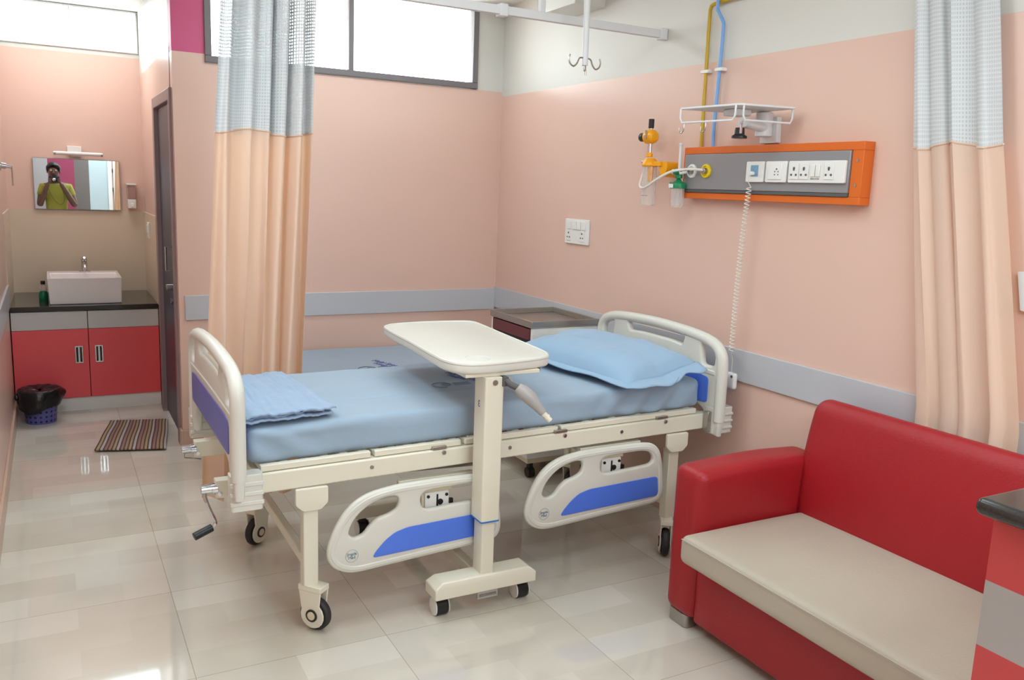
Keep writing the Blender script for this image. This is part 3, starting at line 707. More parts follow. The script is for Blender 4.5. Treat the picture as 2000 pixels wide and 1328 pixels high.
# base: crossbar, beam under the bed, rear crossbar
def bar(x0_, x1_, ya, yb, z0_, z1_, sl=.03):
    m = MB(); v = m.vs([(x0_, ya, z0_), (x1_, ya, z0_), (x1_, yb, z0_), (x0_, yb, z0_), (x0_, ya, z1_-.022), (x1_, ya, z1_-.022), (x1_, yb, z1_-.022), (x0_, yb, z1_-.022), (x0_+sl, ya+.008, z1_), (x1_-sl, ya+.008, z1_), (x1_-sl, yb-.008, z1_), (x0_+sl, yb-.008, z1_)])
    for q in ((3,2,1,0),(0,1,5,4),(1,2,6,5),(2,3,7,6),(3,0,4,7),(4,5,9,8),(5,6,10,9),(6,7,11,10),(7,4,8,11),(8,9,10,11)): m.face([v[i] for i in q])
    return m
bar(1.143, 1.556, 2.585, 2.685, .088, .150).build('base_bar', 'bed', ot, .004)
MB().box((1.33, 2.685, .093), (1.37, 3.42, .138)).build('base_beam', 'bed', ot, .004)
bar(1.12, 1.56, 3.42, 3.49, .088, .142).build('base_bar', 'bed', ot, .004)
MB().box((1.312, 2.59, .079), (1.315+.08, 2.60, .088)).box((1.312, 2.59, .065), (1.318, 2.60, .079)).box((1.389, 2.59, .065), (1.395, 2.60, .079)).box((1.312, 2.59, .060), (1.395, 2.60, .066)).build('pedal_bracket', 'greylam', ot)
for x, y in ((1.19, 2.655), (1.525, 2.655), (1.16, 3.455), (1.52, 3.455)):
    c0 = MB().cyl((x-.0235, y, .034), (x+.0235, y, .034), .034, 26).box((x-.014, y-.016, .04), (x+.014, y+.016, .088)).build('twin_caster', 'black', ot, .006)
    MB().lathe([(.034, 0), (.033, .004), (.022, .004)], (x+.0235, y, .034), 0, 26).build('caster_trim', 'white_plastic', c0)
    MB().lathe([(.022, -.004), (.033, -.004), (.034, 0)], (x-.0235, y, .034), 0, 26).build('caster_trim', 'white_plastic', c0)

# ------------------------------------------------------------------ sofa
sf = thing('sofa', 'red leatherette sofa with beige seat cushion against the right wall', 'sofa', (2.2, 1.6, 0))
MB().rbox((1.955, 1.05, .045), (2.53, 2.15, .295), .012, 8, 14, 3, k=2).build('seat_base', 'leather', sf)
def armf(p):
    x, y, z = p
    return (x, y, z+(.006*math.sin(x*9)*(1 if z > .5 else 0)))
MB().rbox((1.94, 2.145, .045), (2.545, 2.30, .610), .042, 16, 6, 14, armf, k=5).build('arm', 'leather', sf, ang=60)
MB().rbox((1.94, .895, .045), (2.545, 1.05, .610), .042, 16, 6, 14, armf, k=5).build('arm', 'leather', sf, ang=60)
def backf(p):
    x, y, z = p
    wq = max(0, min(1, (2.548-x)/.133))
    x2 = x + (z-.38)*.15*wq
    t = max(0, (z-.38)/.45)
    return (x2 - .012*math.sin(PI*t)*wq, y + (.012*math.sin(PI*t) if y > 1.6 else -.012*math.sin(PI*t)), z)
MB().rbox((2.415, 1.045, .30), (2.548, 2.165, .828), .055, 6, 26, 14, backf, k=6).build('backrest', 'leather', sf, ang=70)
def cushf(p):
    x, y, z = p
    if z > .36: z += .014*math.sin(PI*max(0, min(1, (x-1.86)/.6)))*math.sin(PI*max(0, min(1, (y-1.05)/1.1))) + fbm((x*4, y*4, 1))*.003
    return (x, y, z)
cu = MB().rbox((1.855, 1.055, .298), (2.44, 2.140, .402), .028, 18, 30, 4, cushf, k=4).build('seat_cushion', 'beige_leather', sf, ang=60)
for (yy) in (1.056, 2.138):
    pass
MB().tube([(1.852, 1.08, .391), (1.852, 2.12, .391)], .0022, 6).build('piping', 'beige_leather', cu)
for x in (1.985, 2.50):
    for y in (.96, 2.235): MB().prism(rpoly([(x-.03, y-.05), (x+.03, y-.05), (x+.03, y+.05), (x-.03, y+.05)], .02), 2, 0, .05).build('foot', 'steel', sf, .003)

# ------------------------------------------------------------------ counter beside the sofa
cb = thing('counter_cabinet', 'red and grey banded cabinet beside the sofa, at right edge', 'cabinet', (1.8, .4, 0))
m = MB()
for z0_, z1_, mi in ((.03, .62, 0), (.62, .635, 1), (.635, .762, 0), (.762, .888, 1), (.888, 1.008, 0)):
    m.box((1.456, -.3, z0_), (2.02, .845, z1_), mi)
m.build('cabinet_body', ['redlam2', 'greylam'], cb, smooth=False)
MB().box((1.48, -.28, 0), (2.0, .82, .03)).build('plinth', 'greylam', cb)
ctp = tag(MB().rbox((1.425, -.32, 1.010), (2.05, .868, 1.043), .014, 2, 2, 1, k=4).build('countertop', 'granite', ang=60), 'black granite top with rounded edge on the red and grey cabinet', 'countertop')

# ------------------------------------------------------------------ curtains
def curtain(nm, label, base, shape, nfold, amp, ztop, zseam, zbot, axis, seed, phase=0., ncol=110):
    """shape(z)->(a0,a1): extent along the run; axis 0: run along x at y=base; 1: run along y at x=base"""
    r = thing(nm, label, 'curtain', (0, 0, 0))
    a0, a1 = shape(ztop)
    r.location = ((a0+a1)/2, base, zbot) if axis == 0 else (base, (a0+a1)/2, zbot)
    rnd = random.Random(seed); ph = [rnd.uniform(0, 6.28) for _ in range(6)]; wt = [rnd.uniform(.6, 1.25) for _ in range(nfold+2)]
    # uneven fold positions
    cum = [0]
    for w_ in wt: cum.append(cum[-1]+w_)
    def fold(u):
        s = u*cum[-1]
        for i in range(len(wt)):
            if s <= cum[i+1] or i == len(wt)-1:
                t = (s-cum[i])/wt[i]; return (i, t, wt[i])
    def off(u, z):
        i, t, w_ = fold(min(.9999, u))
        sgn = 1 if i % 2 == 0 else -1
        q = sgn*math.sin(PI*t)
        q = math.copysign(abs(q)**.8, q)
        k = (ztop-z)/(ztop-zbot)
        return amp*w_*q*(.75+.35*k) + amp*.35*math.sin(u*31+ph[0]+k*2.2)+amp*.25*math.sin(u*17+ph[1]-k*3)
    def along(u, z):
        b0, b1 = shape(z); k = (ztop-z)/(ztop-zbot)
        return b0+(b1-b0)*u + .012*math.sin(u*nfold*PI*1.0+ph[2])*(.4+k) + .006*math.sin(u*40+k*4+ph[3])
    def P(u, z):
        a = along(u, z); o = off(u, z)
        return (a, base+o, z) if axis == 0 else (base+o, a, z)
    L = 1.15
    def part(z0_, z1_, rows, name, m, uvs=1.):
        q = MB(); seam = lambda u: .012*math.sin(u*9+ph[4])
        def zz(v): return z1_+(z0_-z1_)*v
        f = lambda u, v: P(u, zz(v) + (seam(u) if abs(zz(v)-zseam) < 1e-6 else 0))
        q.grid(ncol, rows, f, lambda u, v: (u*uvs*L/.0135, zz(v)/.0135))
        return q.build(name, m, r, ang=80)
    part(zseam, ztop, 14, 'net_panel', 'net'); part(zbot, zseam, 30, 'cloth_panel', 'curtain')
    if nm == 'bed_curtain':
        q = MB(); q.grid(70, 14, lambda u, v: (lambda p: (p[0], p[1]+.028, p[2]))(P(.15+.55*u, zseam+(ztop-zseam)*v)), lambda u, v: (u*L*.55/.0135, (zseam+(ztop-zseam)*v)/.0135+.5)); q.build('inner_net_panel', 'net', r, ang=80)
    # stitched seam
    MB().tube([P(i/ncol, zseam+.012*math.sin(i/ncol*9+ph[4])) for i in range(ncol+1)], .004, 6).build('seam', 'curtain', r)
    return r
def interp(tab):
    def f(z):
        for (z0_, a0, a1), (z1_, b0, b1) in zip(tab, tab[1:]):
            if z >= z1_ or (z1_, b0, b1) == tab[-1]:
                t = (z0_-z)/(z0_-z1_); return a0+(b0-a0)*t, a1+(b1-a1)*t
    return f
curtain('bed_curtain', 'peach and net curtain hanging in front of the window, behind the bed foot', 3.80,
        interp([(2.34, .665, 1.052), (1.75, .622, 1.040), (.685, .570, .996), (.13, .55, .975)]), 10, .046, 2.322, 1.75, .13, 0, 5)
curtain('wall_curtain', 'peach and net curtain hanging beside the right wall behind the sofa', 2.583,
        interp([(2.34, 1.735, 2.035), (1.75, 1.645, 1.955), (.88, 1.47, 1.815), (.2, 1.45, 1.80)]), 6, .014, 2.33, 1.745, .2, 1, 11)
# curtain tracks
def track(nm, label, a, b, hangers, ends):
    t = thing(nm, label, 'curtain rail', a, 'white ceiling-hung curtain rails')
    A, B = Vector(a), Vector(b)
    ax = 0 if abs(A.x-B.x) > abs(A.y-B.y) else 1
    if ax == 0: MB().box((A.x, A.y-.014, A.z-.018), (B.x, A.y+.014, A.z+.018)).build('track_bar', 'white_metal', t, .002)
    else: MB().box((A.x-.014, A.y, A.z-.018), (A.x+.014, B.y, A.z+.018)).build('track_bar', 'white_metal', t, .002)
    for (x, y) in hangers: MB().box((x-.012, y-.012, A.z+.018), (x+.012, y+.012, ZC)).build('hanger_rod', 'white_metal', t, .002)
    for (x, y) in ends: MB().box((x-.02, y-.022, A.z-.026), (x+.02, y+.022, A.z+.026)).build('bracket', 'white_metal', t, .004)
    return t
t = track('curtain_rail', 'long white curtain rail above the bed ending at the right wall', (.30, 3.395, 2.302), (2.61, 3.395, 2.302), [(1.94, 3.395), (.7, 3.395)], [(2.603, 3.395), (1.745, 3.395)])
track('curtain_rail', 'white curtain rail carrying the curtain behind the bed foot', (.35, 3.80, 2.352), (1.15, 3.80, 2.352), [(.42, 3.80), (1.12, 3.80)], [])
track('curtain_rail', 'white curtain rail carrying the curtain behind the sofa', (2.583, 1.2, 2.36), (2.583, 2.5, 2.36), [(2.583, 1.25), (2.583, 2.45)], [])
# IV hanger
iv = thing('drip_hanger', 'white rod with double hooks hanging from the ceiling over the bed', 'drip hanger', (2.05, 3.2, 2.05))
MB().cyl((2.052, 3.2, 2.085), (2.045, 3.2, ZC), .0135, 16).build('rod', 'white_metal', iv)
hk = smooth_loop([(2.052, 3.2, 2.115), (2.022, 3.196, 2.113), (2.008, 3.193, 2.09), (1.99, 3.19, 2.076), (1.97, 3.187, 2.085), (1.963, 3.185, 2.105), (1.967, 3.185, 2.122)], 5, closed=False)
MB().tube(hk, .0035, 8).build('hook', 'steel', iv)
MB().tube([(2.052*2-x, 6.4-y, z) for x, y, z in hk], .0035, 8).build('hook', 'steel', iv)
MB().tube(smooth_loop([(2.052, 3.2, 2.10), (2.045, 3.185, 2.07), (2.038, 3.18, 2.06), (2.04, 3.18, 2.075)], 4, closed=False), .004, 8).tube([(2.054, 3.2, 2.09), (2.058, 3.2, 2.045)], .004, 8).build('hook', 'steel', iv)

# ------------------------------------------------------------------ wall services: head panel
hp = thing('bedhead_panel', 'orange framed grey bedhead service panel on the right wall', 'service panel', (2.6, 2.64, 1.65))
PX = 2.57
m = MB(); m.box((PX, 2.135, 1.737), (XR, 3.125, 1.768)).box((PX, 2.135, 1.540), (XR, 3.125, 1.568)).box((PX, 2.135, 1.568), (XR, 2.185, 1.737)).box((PX, 3.11, 1.568), (XR, 3.125, 1.737))
m.build('panel_frame', 'orange', hp, .002)
fp = MB().box((PX-.008, 2.187, 1.582), (XR-.002, 3.108, 1.736)).build('face_plate', 'panel_grey', hp, .002)
MB().box((PX-.006, 2.187, 1.569), (XR-.002, 3.108, 1.581)).build('lower_lip', 'dark_grey', hp)
for z in (1.61, 1.70): MB().cyl((PX-.002, 2.16, z), (PX+.002, 2.16, z), .006, 12).build('screw', 'steel', hp)
def plate_box(ya, yb, za, zb, nm, par, x=PX-.008, th=.012):
    return MB().prism(rpoly([(ya, za), (yb, za), (yb, zb), (ya, zb)], .006, 3), 0, x-th, x).build(nm, 'white_plastic', par, .002)
s1 = plate_box(2.60, 2.70, 1.617, 1.70, 'call_socket', hp); s2 = plate_box(2.478, 2.590, 1.617, 1.70, 'call_switch', hp); s3 = plate_box(2.19+.005, 2.468, 1.617, 1.70, 'power_sockets', hp)
XF = PX-.0205
MB().box((XF-.001, 2.63, 1.640), (XF+.002, 2.672, 1.685)).build('circuit_face', mat('socket_blue_face', (120, 160, 190), .4, var=.5, vscale=300), s1)
MB().box((XF-.004, 2.50, 1.628), (XF+.001, 2.572, 1.690)).build('rocker', 'white_plastic', s2, .002)
def holes(par, cy, cz, L, nm='socket_holes'):
    m = MB()
    for (dy, dz, r) in L: m.cyl((XF-.0052, cy+dy, cz+dz), (XF+.001, cy+dy, cz+dz), r, 10)
    return m.build(nm, 'dark_grey', par)
holes(s2, 2.525, 1.655, [(0, .014, .0035), (.009, .004, .0025), (-.009, .004, .0025), (.009, -.008, .0025), (-.009, -.008, .0025)])
for cy in (2.435, 2.385, 2.265):
    MB().box((XF-.003, cy-.022, 1.63), (XF, cy+.022, 1.69)).build('socket', 'white_plastic', s3, .001)
    holes(s3, cy, 1.66, [(0, .012, .0048), (0, .006, .0035), (.012, -.013, .0042), (-.012, -.013, .0042)])
for cy in (2.342, 2.318): MB().box((XF-.005, cy-.010, 1.64), (XF, cy+.010, 1.685)).build('switch', 'white_plastic', s3, .002)
text('socket_lettering', 'INDICATOR', .008, frame_mtx((XF-.002, 2.33, 1.632), (0, -1, 0), (0, 0, 1)), 'dark_grey', s3, .0003)
# gas outlets
for cy, mm in ((3.05, 'white_plastic'), (2.957, 'yellow_ring')):
    g = MB().lathe([(.030, .0), (.031, -.006), (.029, -.010), (.022, -.011), (.020, -.006), (.012, -.006)], (PX-.008, cy, 1.662), 0, 28).build('gas_outlet', mm, hp)
    MB().lathe([(.014, .0), (.0135, -.018), (.011, -.02), (.006, -.02), (.005, -.012)], (PX-.012, cy, 1.662), 0, 20).build('outlet_valve', 'steel', g)
# nurse call handset
nc = thing('call_handset', 'white nurse call handset on a coiled cord below the panel', 'call handset', (2.56, 2.72, .76))
cord = []
n = 560
for i in range(n+1):
    t = i/n; z = 1.595-(1.595-.90)*t; a = t*2*PI*46
    cord.append((2.545+.010*math.cos(a), 2.668+.028*t+.010*math.sin(a)+.006*math.sin(t*4), z))
MB().tube([(2.545, 2.655, 1.648), (2.525, 2.655, 1.64), (2.53, 2.66, 1.615)] + cord + [(2.553, 2.70, .89), (2.575, 2.712, .86), (2.585, 2.722, .80)], .0022, 5).build('cord', 'cable', nc)
MB().cyl((2.53, 2.652, 1.652), (2.548, 2.652, 1.652), .008, 12).build('plug', 'white_plastic', nc, .002)
h = MB().rbox((2.572, 2.69, .727), (2.598, 2.752, .800), .012, 3, 5, 6, k=3).build('handset', 'white_plastic', nc, ang=60)
MB().cyl((2.570, 2.705, .785), (2.574, 2.705, .785), .006, 12).cyl((2.570, 2.738, .745), (2.574, 2.738, .745), .006, 12).build('button', 'dark_grey', h)
# suction regulator and jar
rg = thing('suction_regulator', 'amber suction regulator with black knobs and clear jar on the wall', 'suction unit', (2.55, 3.35, 1.7))
yx, ry = 2.545, 3.355
MB().lathe([(.018, -.035), (.030, -.025), (.033, 0), (.033, .022), (.024, .034)], (yx, ry, 1.822), 1, 20).cyl((yx, ry, 1.79), (yx, ry, 1.855), .016, 14).build('regulator_body', 'yellow', rg, .001)
MB().cyl((yx, ry, 1.852), (yx, ry, 1.862), .008, 12).build('fitting', 'chrome', rg)
MB().cyl((yx, ry, 1.745), (yx, ry, 1.79), .010, 12).build('fitting', 'chrome', rg)
MB().cyl((yx-.03, ry-.005, 1.82), (yx-.038, ry-.005, 1.818), .009, 10).tube([(yx-.03, ry+.0, 1.85), (yx-.036, ry-.01, 1.825)], .004, 8).build('fitting', 'chrome', rg)
MB().cyl((yx, ry, 1.862), (yx, ry, 1.905), .0135, 16).build('knob', 'black', rg, .002)
MB().cyl((yx, ry+.045, 1.822), (yx, ry+.072, 1.822), .021, 18).cyl((yx, ry+.03, 1.822), (yx, ry+.05, 1.822), .01, 12).build('knob', 'black', rg, .003)
MB().cyl((yx, ry, 1.728), (yx, ry, 1.748), .016, 16).lathe([(.024, 1.722), (.036, 1.705), (.040, 1.688), (.036, 1.682)], (yx, ry-.01, 0), 2, 24).box((yx-.012, ry-.10, 1.684), (yx+.014, ry-.01, 1.705)).build('jar_cap', 'yellow', rg, .002)
MB().prism(rpoly([(ry-.135, 1.705), (ry-.08, 1.705), (ry-.08, 1.665), (ry-.10, 1.632), (ry-.125, 1.640), (ry-.14, 1.675)], .012), 0, yx+.0, XR).build('wall_bracket', 'yellow', rg, .002)
MB().cyl((yx, ry+.02, 1.702), (yx-.0, ry+.055, 1.706), .005, 10).build('nozzle', 'steel', rg)
MB().cyl((yx, ry-.018, 1.61), (yx, ry-.018, 1.685), .013, 14, r2=.017).build('float_tube', 'yellow', rg)
jr = MB().lathe([(.033, 1.682), (.034, 1.60), (.034, 1.56), (.033, 1.502), (.030, 1.498)], (yx, ry-.012, 0), 2, 24, cap=False).build('jar', 'jar', rg)
MB().tube([(yx-.0345*math.cos(a), ry-.012+.0345*math.sin(a), 1.585-.0*a) for a in [k/20*1.6-.8 for k in range(21)]], .0012, 5).tube([(yx-.0345*math.cos(a), ry-.012+.0345*math.sin(a), 1.545) for a in [k/20*1.6-.8 for k in range(21)]], .0012, 5).build('graduation', 'dark_grey', jr)
# tube from outlet to jar
MB().tube(smooth_loop([(2.555, 2.957, 1.662), (2.53, 2.97, 1.667), (2.51, 3.05, 1.667), (2.49, 3.12, 1.655), (2.48, 3.20, 1.622), (2.485, 3.27, 1.592), (2.50, 3.33, 1.580), (2.515, 3.375, 1.592), (2.53, 3.385, 1.63), (2.54, 3.375, 1.68)], 6, closed=False), .0058, 10).build('suction_tube', 'cable', rg)
# flowmeter
fm = thing('oxygen_flowmeter', 'green oxygen flowmeter with clear humidifier bottle left of the panel', 'flowmeter', (2.54, 3.1, 1.65))
fx, fy = 2.535, 3.112
MB().cyl((fx, fy, 1.655), (fx, fy, 1.775), .0065, 14).ball((fx, fy, 1.778), .009, 12).build('flow_tube', 'white_metal', fm)
MB().cyl((fx, fy-.0, 1.65), (fx+.04, fy-.02, 1.658), .007, 10).cyl((fx, fy+.03, 1.658), (fx, fy+.044, 1.658), .012, 14).build('connector', 'white_plastic', fm)
MB().cyl((fx, fy-.004, 1.658), (fx, fy+.03, 1.658), .014, 16).cyl((fx, fy, 1.628), (fx, fy, 1.645), .017, 16).lathe([(.008, 1.628), (.016, 1.616), (.034, 1.606), (.036, 1.598), (.036, 1.582)], (fx, fy, 0), 2, 24).tube([(fx, fy+.02, 1.607), (fx, fy+.062, 1.608)], .004, 8).build('flowmeter_body', 'green', fm, .001)
MB().box((fx-.038, fy-.008, 1.585), (fx-.0355, fy+.022, 1.602)).build('rating_label', 'white_plastic', fm)
MB().lathe([(.030, 1.582), (.030, 1.51), (.026, 1.50), (.024, 1.497)], (fx, fy, 0), 2, 24, cap=False).build('humidifier_bottle', 'jar', fm)
MB().cyl((fx, fy, 1.505), (fx, fy, 1.58), .010, 12).build('dip_tube', 'jar', fm)
# gas pipes
gp = thing('oxygen_pipe', 'yellow gas pipe running up the right wall to the panel', 'pipe', (2.605, 3.06, 1.77))
MB().tube(smooth_loop([(2.607, 3.058, 1.768), (2.607, 3.063, 1.98), (2.607, 3.066, 2.20), (2.607, 3.066, 2.345), (2.607, 3.062, 2.368), (2.607, 3.04, 2.382), (2.607, 2.9, 2.387), (2.607, 2.6, 2.392), (2.607, 2.25, 2.397)], 5, closed=False), .0082, 10).build('pipe_run', 'pipe_yellow', gp)
MB().box((2.596, 3.04, 2.092), (XR, 3.09, 2.106)).build('pipe_clip', 'white_plastic', gp, .002)
gp = thing('air_pipe', 'light blue gas pipe beside the yellow pipe above the panel', 'pipe', (2.605, 2.98, 1.77))
MB().tube(smooth_loop([(2.604, 2.976, 1.768), (2.604, 2.980, 1.87), (2.604, 2.972, 2.10), (2.604, 2.968, 2.26), (2.600, 2.970, 2.30), (2.590, 2.993, 2.345), (2.590, 2.999, 2.38), (2.590, 2.999, 2.685)], 5, closed=False), .0078, 10).build('pipe_run', 'pipe_blue', gp)
MB().box((2.592, 2.945, 2.092), (XR, 2.992, 2.106)).build('pipe_clip', 'white_plastic', gp, .002)
# monitor shelf
ms = thing('monitor_shelf', 'empty white swivel monitor shelf above the bedhead panel', 'shelf', (2.45, 2.68, 1.9))
tr = plate('shelf_tray', [rpoly([(2.335, 2.530), (2.575, 2.480), (2.60, 2.79), (2.30, 2.850)], .012)], .008, .002, 2, 1.903, 'white_metal', ms)
def loopw(a, b, z0_, z1_):
    a, b = Vector(a), Vector(b)
    pts = [(a.x, a.y, z0_), (a.x, a.y, z1_+.018)] + [tuple(a+(b-a)*.04)+(z1_,), tuple(a+(b-a)*.96)+(z1_,)] + [(b.x, b.y, z1_+.018), (b.x, b.y, z0_)]
    return [(p[0], p[1], p[2]) for p in pts]
MB().tube(loopw((2.328, 2.548), (2.302, 2.842), 1.90, 1.845), .0042, 8).build('guard_wire', 'white_metal', ms)
MB().tube(loopw((2.352, 2.530), (2.570, 2.492), 1.90, 1.845), .0042, 8).build('guard_wire', 'white_metal', ms)
for (x, y) in ((2.304, 2.82), (2.315, 2.70)):
    MB().tube(smooth_loop([(x, y, 1.85), (x, y, 1.825), (x, y+.006, 1.808), (x, y+.02, 1.805), (x, y+.028, 1.815), (x, y+.028, 1.828)], 4, closed=False), .0028, 8).build('hook', 'steel', ms)
MB().box((2.40, 2.62, 1.872), (2.48, 2.70, 1.899)).build('swivel_head', 'white_metal', ms, .006)
MB().tube([(2.42, 2.60, 1.843), (2.57, 2.64, 1.833)], .026, 14, flat=.7).build('swing_arm', 'white_metal', ms)
MB().cyl((2.575, 2.645, 1.80), (2.575, 2.645, 1.895), .034, 22).build('column', 'white_metal', ms, .004)
MB().prism(rpoly([(2.595, 1.775), (2.69, 1.775), (2.685, 1.88), (2.60, 1.88)], .008), 0, 2.60, XR).build('wall_plate', 'white_metal', ms, .002)
kn = MB().lathe([(.030, 1.782), (.030, 1.79), (.020, 1.797), (.018, 1.822)], (2.405, 2.60, 0), 2, 20).build('knob', 'black', ms)
MB().cyl((2.397, 2.585, 1.80), (2.397, 2.585, 1.85), .006, 10).build('clamp_screw', 'chrome', ms)
# double switch plate on the right wall
sw = thing('switch_board', 'white socket and switch plate on the right wall above the locker', 'switch plate', (XR, 4.07, 1.33))
q = MB().prism(rpoly([(3.953, 1.258), (4.195, 1.258), (4.195, 1.398), (3.953, 1.398)], .008), 0, XR-.012, XR).build('plate', 'white_plastic', sw, .003)
for y in (4.15, 4.01): MB().box((XR-.016, y-.022, 1.275), (XR-.011, y+.022, 1.335)).build('socket', 'white_plastic', sw, .002)
for y in (4.15, 4.095, 4.05, 4.0): MB().box((XR-.018, y-.018, 1.34), (XR-.011, y+.018, 1.385)).build('switch', 'white_plastic', sw, .002)
m = MB()
for y in (4.15, 4.01):
    for dy, dz, r_ in ((0, .014, .005), (.011, -.01, .004), (-.011, -.01, .004)): m.cyl((XR-.018, y+dy, 1.305+dz), (XR-.01, y+dy, 1.305+dz), r_, 10)
m.build('socket_holes', 'dark_grey', sw)
es = thing('wall_notice', 'pale plate at the right edge beyond the curtain', 'plate', (XR, 1.49, 1.3))
MB().prism(rpoly([(1.36, 1.24), (1.53, 1.24), (1.555, 1.36), (1.36, 1.37)], .006), 0, XR-.014, XR).build('plate', 'white_metal', es, .002)

# ------------------------------------------------------------------ wash alcove
vc = thing('vanity_cabinet', 'red and white two-door cabinet under the wash basin', 'cabinet', (.18, 6.4, 0))
MB().box((-.256, 6.145, .085), (.611, YA-.01, .668)).build('carcass', 'black', vc)
MB().box((-.256, 6.135, 0), (.611, 6.155, .088)).build('kick_board', 'white_plastic', vc)
for (a, b, hx) in ((-.254, .177, .12), (.181, .609, .238)):
    dd = MB().box((a, 6.120, .092), (b, 6.142, .547)).build('door', 'redlam', vc, .0015)
    MB().box((a, 6.120, .549), (b, 6.142, .666)).build('upper_panel', 'whitelam', dd, .0015)
    m = MB(); z0_, z1_ = .322, .436; w_ = .024
    m.box((hx-w_, 6.113, z0_), (hx+w_, 6.121, z0_+.008)).box((hx-w_, 6.113, z1_-.008), (hx+w_, 6.121, z1_)).box((hx-w_, 6.113, z0_+.008), (hx-w_+.008, 6.121, z1_-.008)).box((hx+w_-.008, 6.113, z0_+.008), (hx+w_, 6.121, z1_-.008)).box((hx-.006, 6.116, z0_+.008), (hx+.006, 6.12, z1_-.008))
    hd = m.build('recessed_handle', 'chrome', dd, .001)
    MB().box((hx-w_+.008, 6.1185, z0_+.008), (hx+w_-.008, 6.1205, z1_-.008)).build('handle_recess', 'black', hd)
tag(MB().box((-.258, 6.105, .670), (XC-.002, YA-.009, .702)).build('worktop', 'granite', bevel=.003), 'dark granite worktop under the wash basin', 'worktop')
bs = thing('wash_basin', 'rectangular white ceramic basin on the dark worktop', 'basin', (.18, 6.4, .702))
m = MB(); a, b, c_, d_ = -.042, .398, 6.18, 6.66; zb, zt = .703, .872; wl = .018
o = [(a, c_), (b, c_), (b, d_), (a, d_)]; i_ = [(a+wl, c_+wl), (b-wl, c_+wl), (b-wl, d_-.14), (a+wl, d_-.14)]
ob_ = [(a+.010, c_+.004), (b-.006, c_+.004), (b-.006, d_-.02), (a+.010, d_-.02)]; ib_ = [(a+wl+.02, c_+wl+.02), (b-wl-.02, c_+wl+.02), (b-wl-.02, d_-.17), (a+wl+.02, d_-.17)]
V1 = m.vs([(x, y, zb) for x, y in ob_]); V2 = m.vs([(x, y, zt) for x, y in o]); V3 = m.vs([(x, y, zt) for x, y in i_]); V4 = m.vs([(x, y, zb+.04) for x, y in ib_])
m.face(V1); m.face(V4)
for A, B in ((V1, V2), (V2, V3), (V3, V4)):
    for k in range(4): m.face([A[k], A[(k+1) % 4], B[(k+1) % 4], B[k]])
m.build('bowl', 'ceramic', bs, .005, segs=3)
MB().cyl((.19, 6.515, .835), (.19, 6.523, .835), .012, 14).build('overflow_hole', 'dark_grey', bs)
tp_ = thing('basin_tap', 'chrome pillar tap on the wash basin', 'tap', (.19, 6.6, .872))
MB().prism(rpoly([(.155, 6.565), (.225, 6.565), (.225, 6.625), (.155, 6.625)], .02), 2, .872, .880).cyl((.19, 6.6, .88), (.19, 6.6, .945), .018, 18).tube(smooth_loop([(.19, 6.595, .915), (.19, 6.56, .925), (.19, 6.52, .918), (.19, 6.505, .905)], 4, closed=False), .012, 12).build('tap_body', 'chrome', tp_)
MB().tube([(.19, 6.60, .945), (.19, 6.60, .955), (.19, 6.58, .968), (.19, 6.54, .975)], [.018, .019, .014, .008], 14).build('tap_lever', 'chrome', tp_)
sb = thing('liquid_soap_bottle', 'small green bottle with black cap behind the basin, at its left', 'bottle', (-.065, 6.42, .702))
MB().lathe([(.026, 0), (.028, .005), (.028, .045), (.02, .062)], (-.068, 6.42, .702), 2, 18).build('bottle_body', 'green_bottle', sb)
MB().lathe([(.02, .062), (.024, .075), (.018, .098), (.009, .108)], (-.068, 6.42, .702), 2, 18).build('bottle_shoulder', 'jar', sb)
MB().cyl((-.068, 6.42, .810), (-.068, 6.42, .832), .014, 14).build('cap', 'black', sb)
# mirror
mr = bpy.data.materials.new('mirror_glass'); mr.use_nodes = True; bb = mr.node_tree.nodes['Principled BSDF']
bb.inputs['Base Color'].default_value = (.86, .88, .88, 1); bb.inputs['Metallic'].default_value = 1; bb.inputs['Roughness'].default_value = .005
mo = thing('mirror', 'frameless rectangular wall mirror above the wash basin', 'mirror', (.18, YA-.02, 1.3))
MB().box((-.094, YA-.022, 1.288), (.456, YA-.008, 1.644)).build('mirror_edge', 'greylam', mo)
g = MB().rect([(-.090, YA-.0245, 1.292), (.452, YA-.0205-.0045, 1.292), (.452, YA-.025, 1.640), (-.090, YA-.0245, 1.640)]).build('reflecting_glass', mr, mo, smooth=False)
ml = thing('mirror_light', 'slim tube light fitted over the mirror', 'lamp', (.2, YA, 1.68))
MB().cyl((.052, YA-.04, 1.681), (.338, YA-.04, 1.681), .013, 14).build('tube', 'ceramic', ml)
MB().cyl((.040, YA-.04, 1.681), (.052, YA-.04, 1.681), .0145, 14).cyl((.338, YA-.04, 1.681), (.35, YA-.04, 1.681), .0145, 14).build('end_cap', 'steel', ml)
MB().box((.125, YA-.03, 1.690), (.215, YA, 1.732)).box((.14, YA-.03, 1.66), (.21, YA, 1.69)).build('wall_mount', 'white_plastic', ml, .003)
sd = thing('soap_dispenser', 'white wall soap dispenser right of the mirror', 'soap dispenser', (.53, YA, 1.3))
MB().box((.494, YA-.07, 1.475), (.560, YA-.008, 1.487)).build('lid', 'white_plastic', sd, .002)
MB().box((.500, YA-.062, 1.375), (.555, YA-.010, 1.475)).build('tank', 'soap_clear', sd, .004)
MB().box((.500, YA-.066, 1.308), (.555, YA-.008, 1.372)).box((.52, YA-.075, 1.318), (.540, YA-.06, 1.345)).build('dispenser_body', 'white_plastic', sd, .003)
s5 = thing('alcove_switch', 'white switch plate on the tiled side wall beside the basin', 'switch plate', (XC, 6.5, 1.18))
MB().box((XC-.018, 6.45, 1.115), (XC-.008, 6.55, 1.225)).build('plate', 'white_plastic', s5, .002)
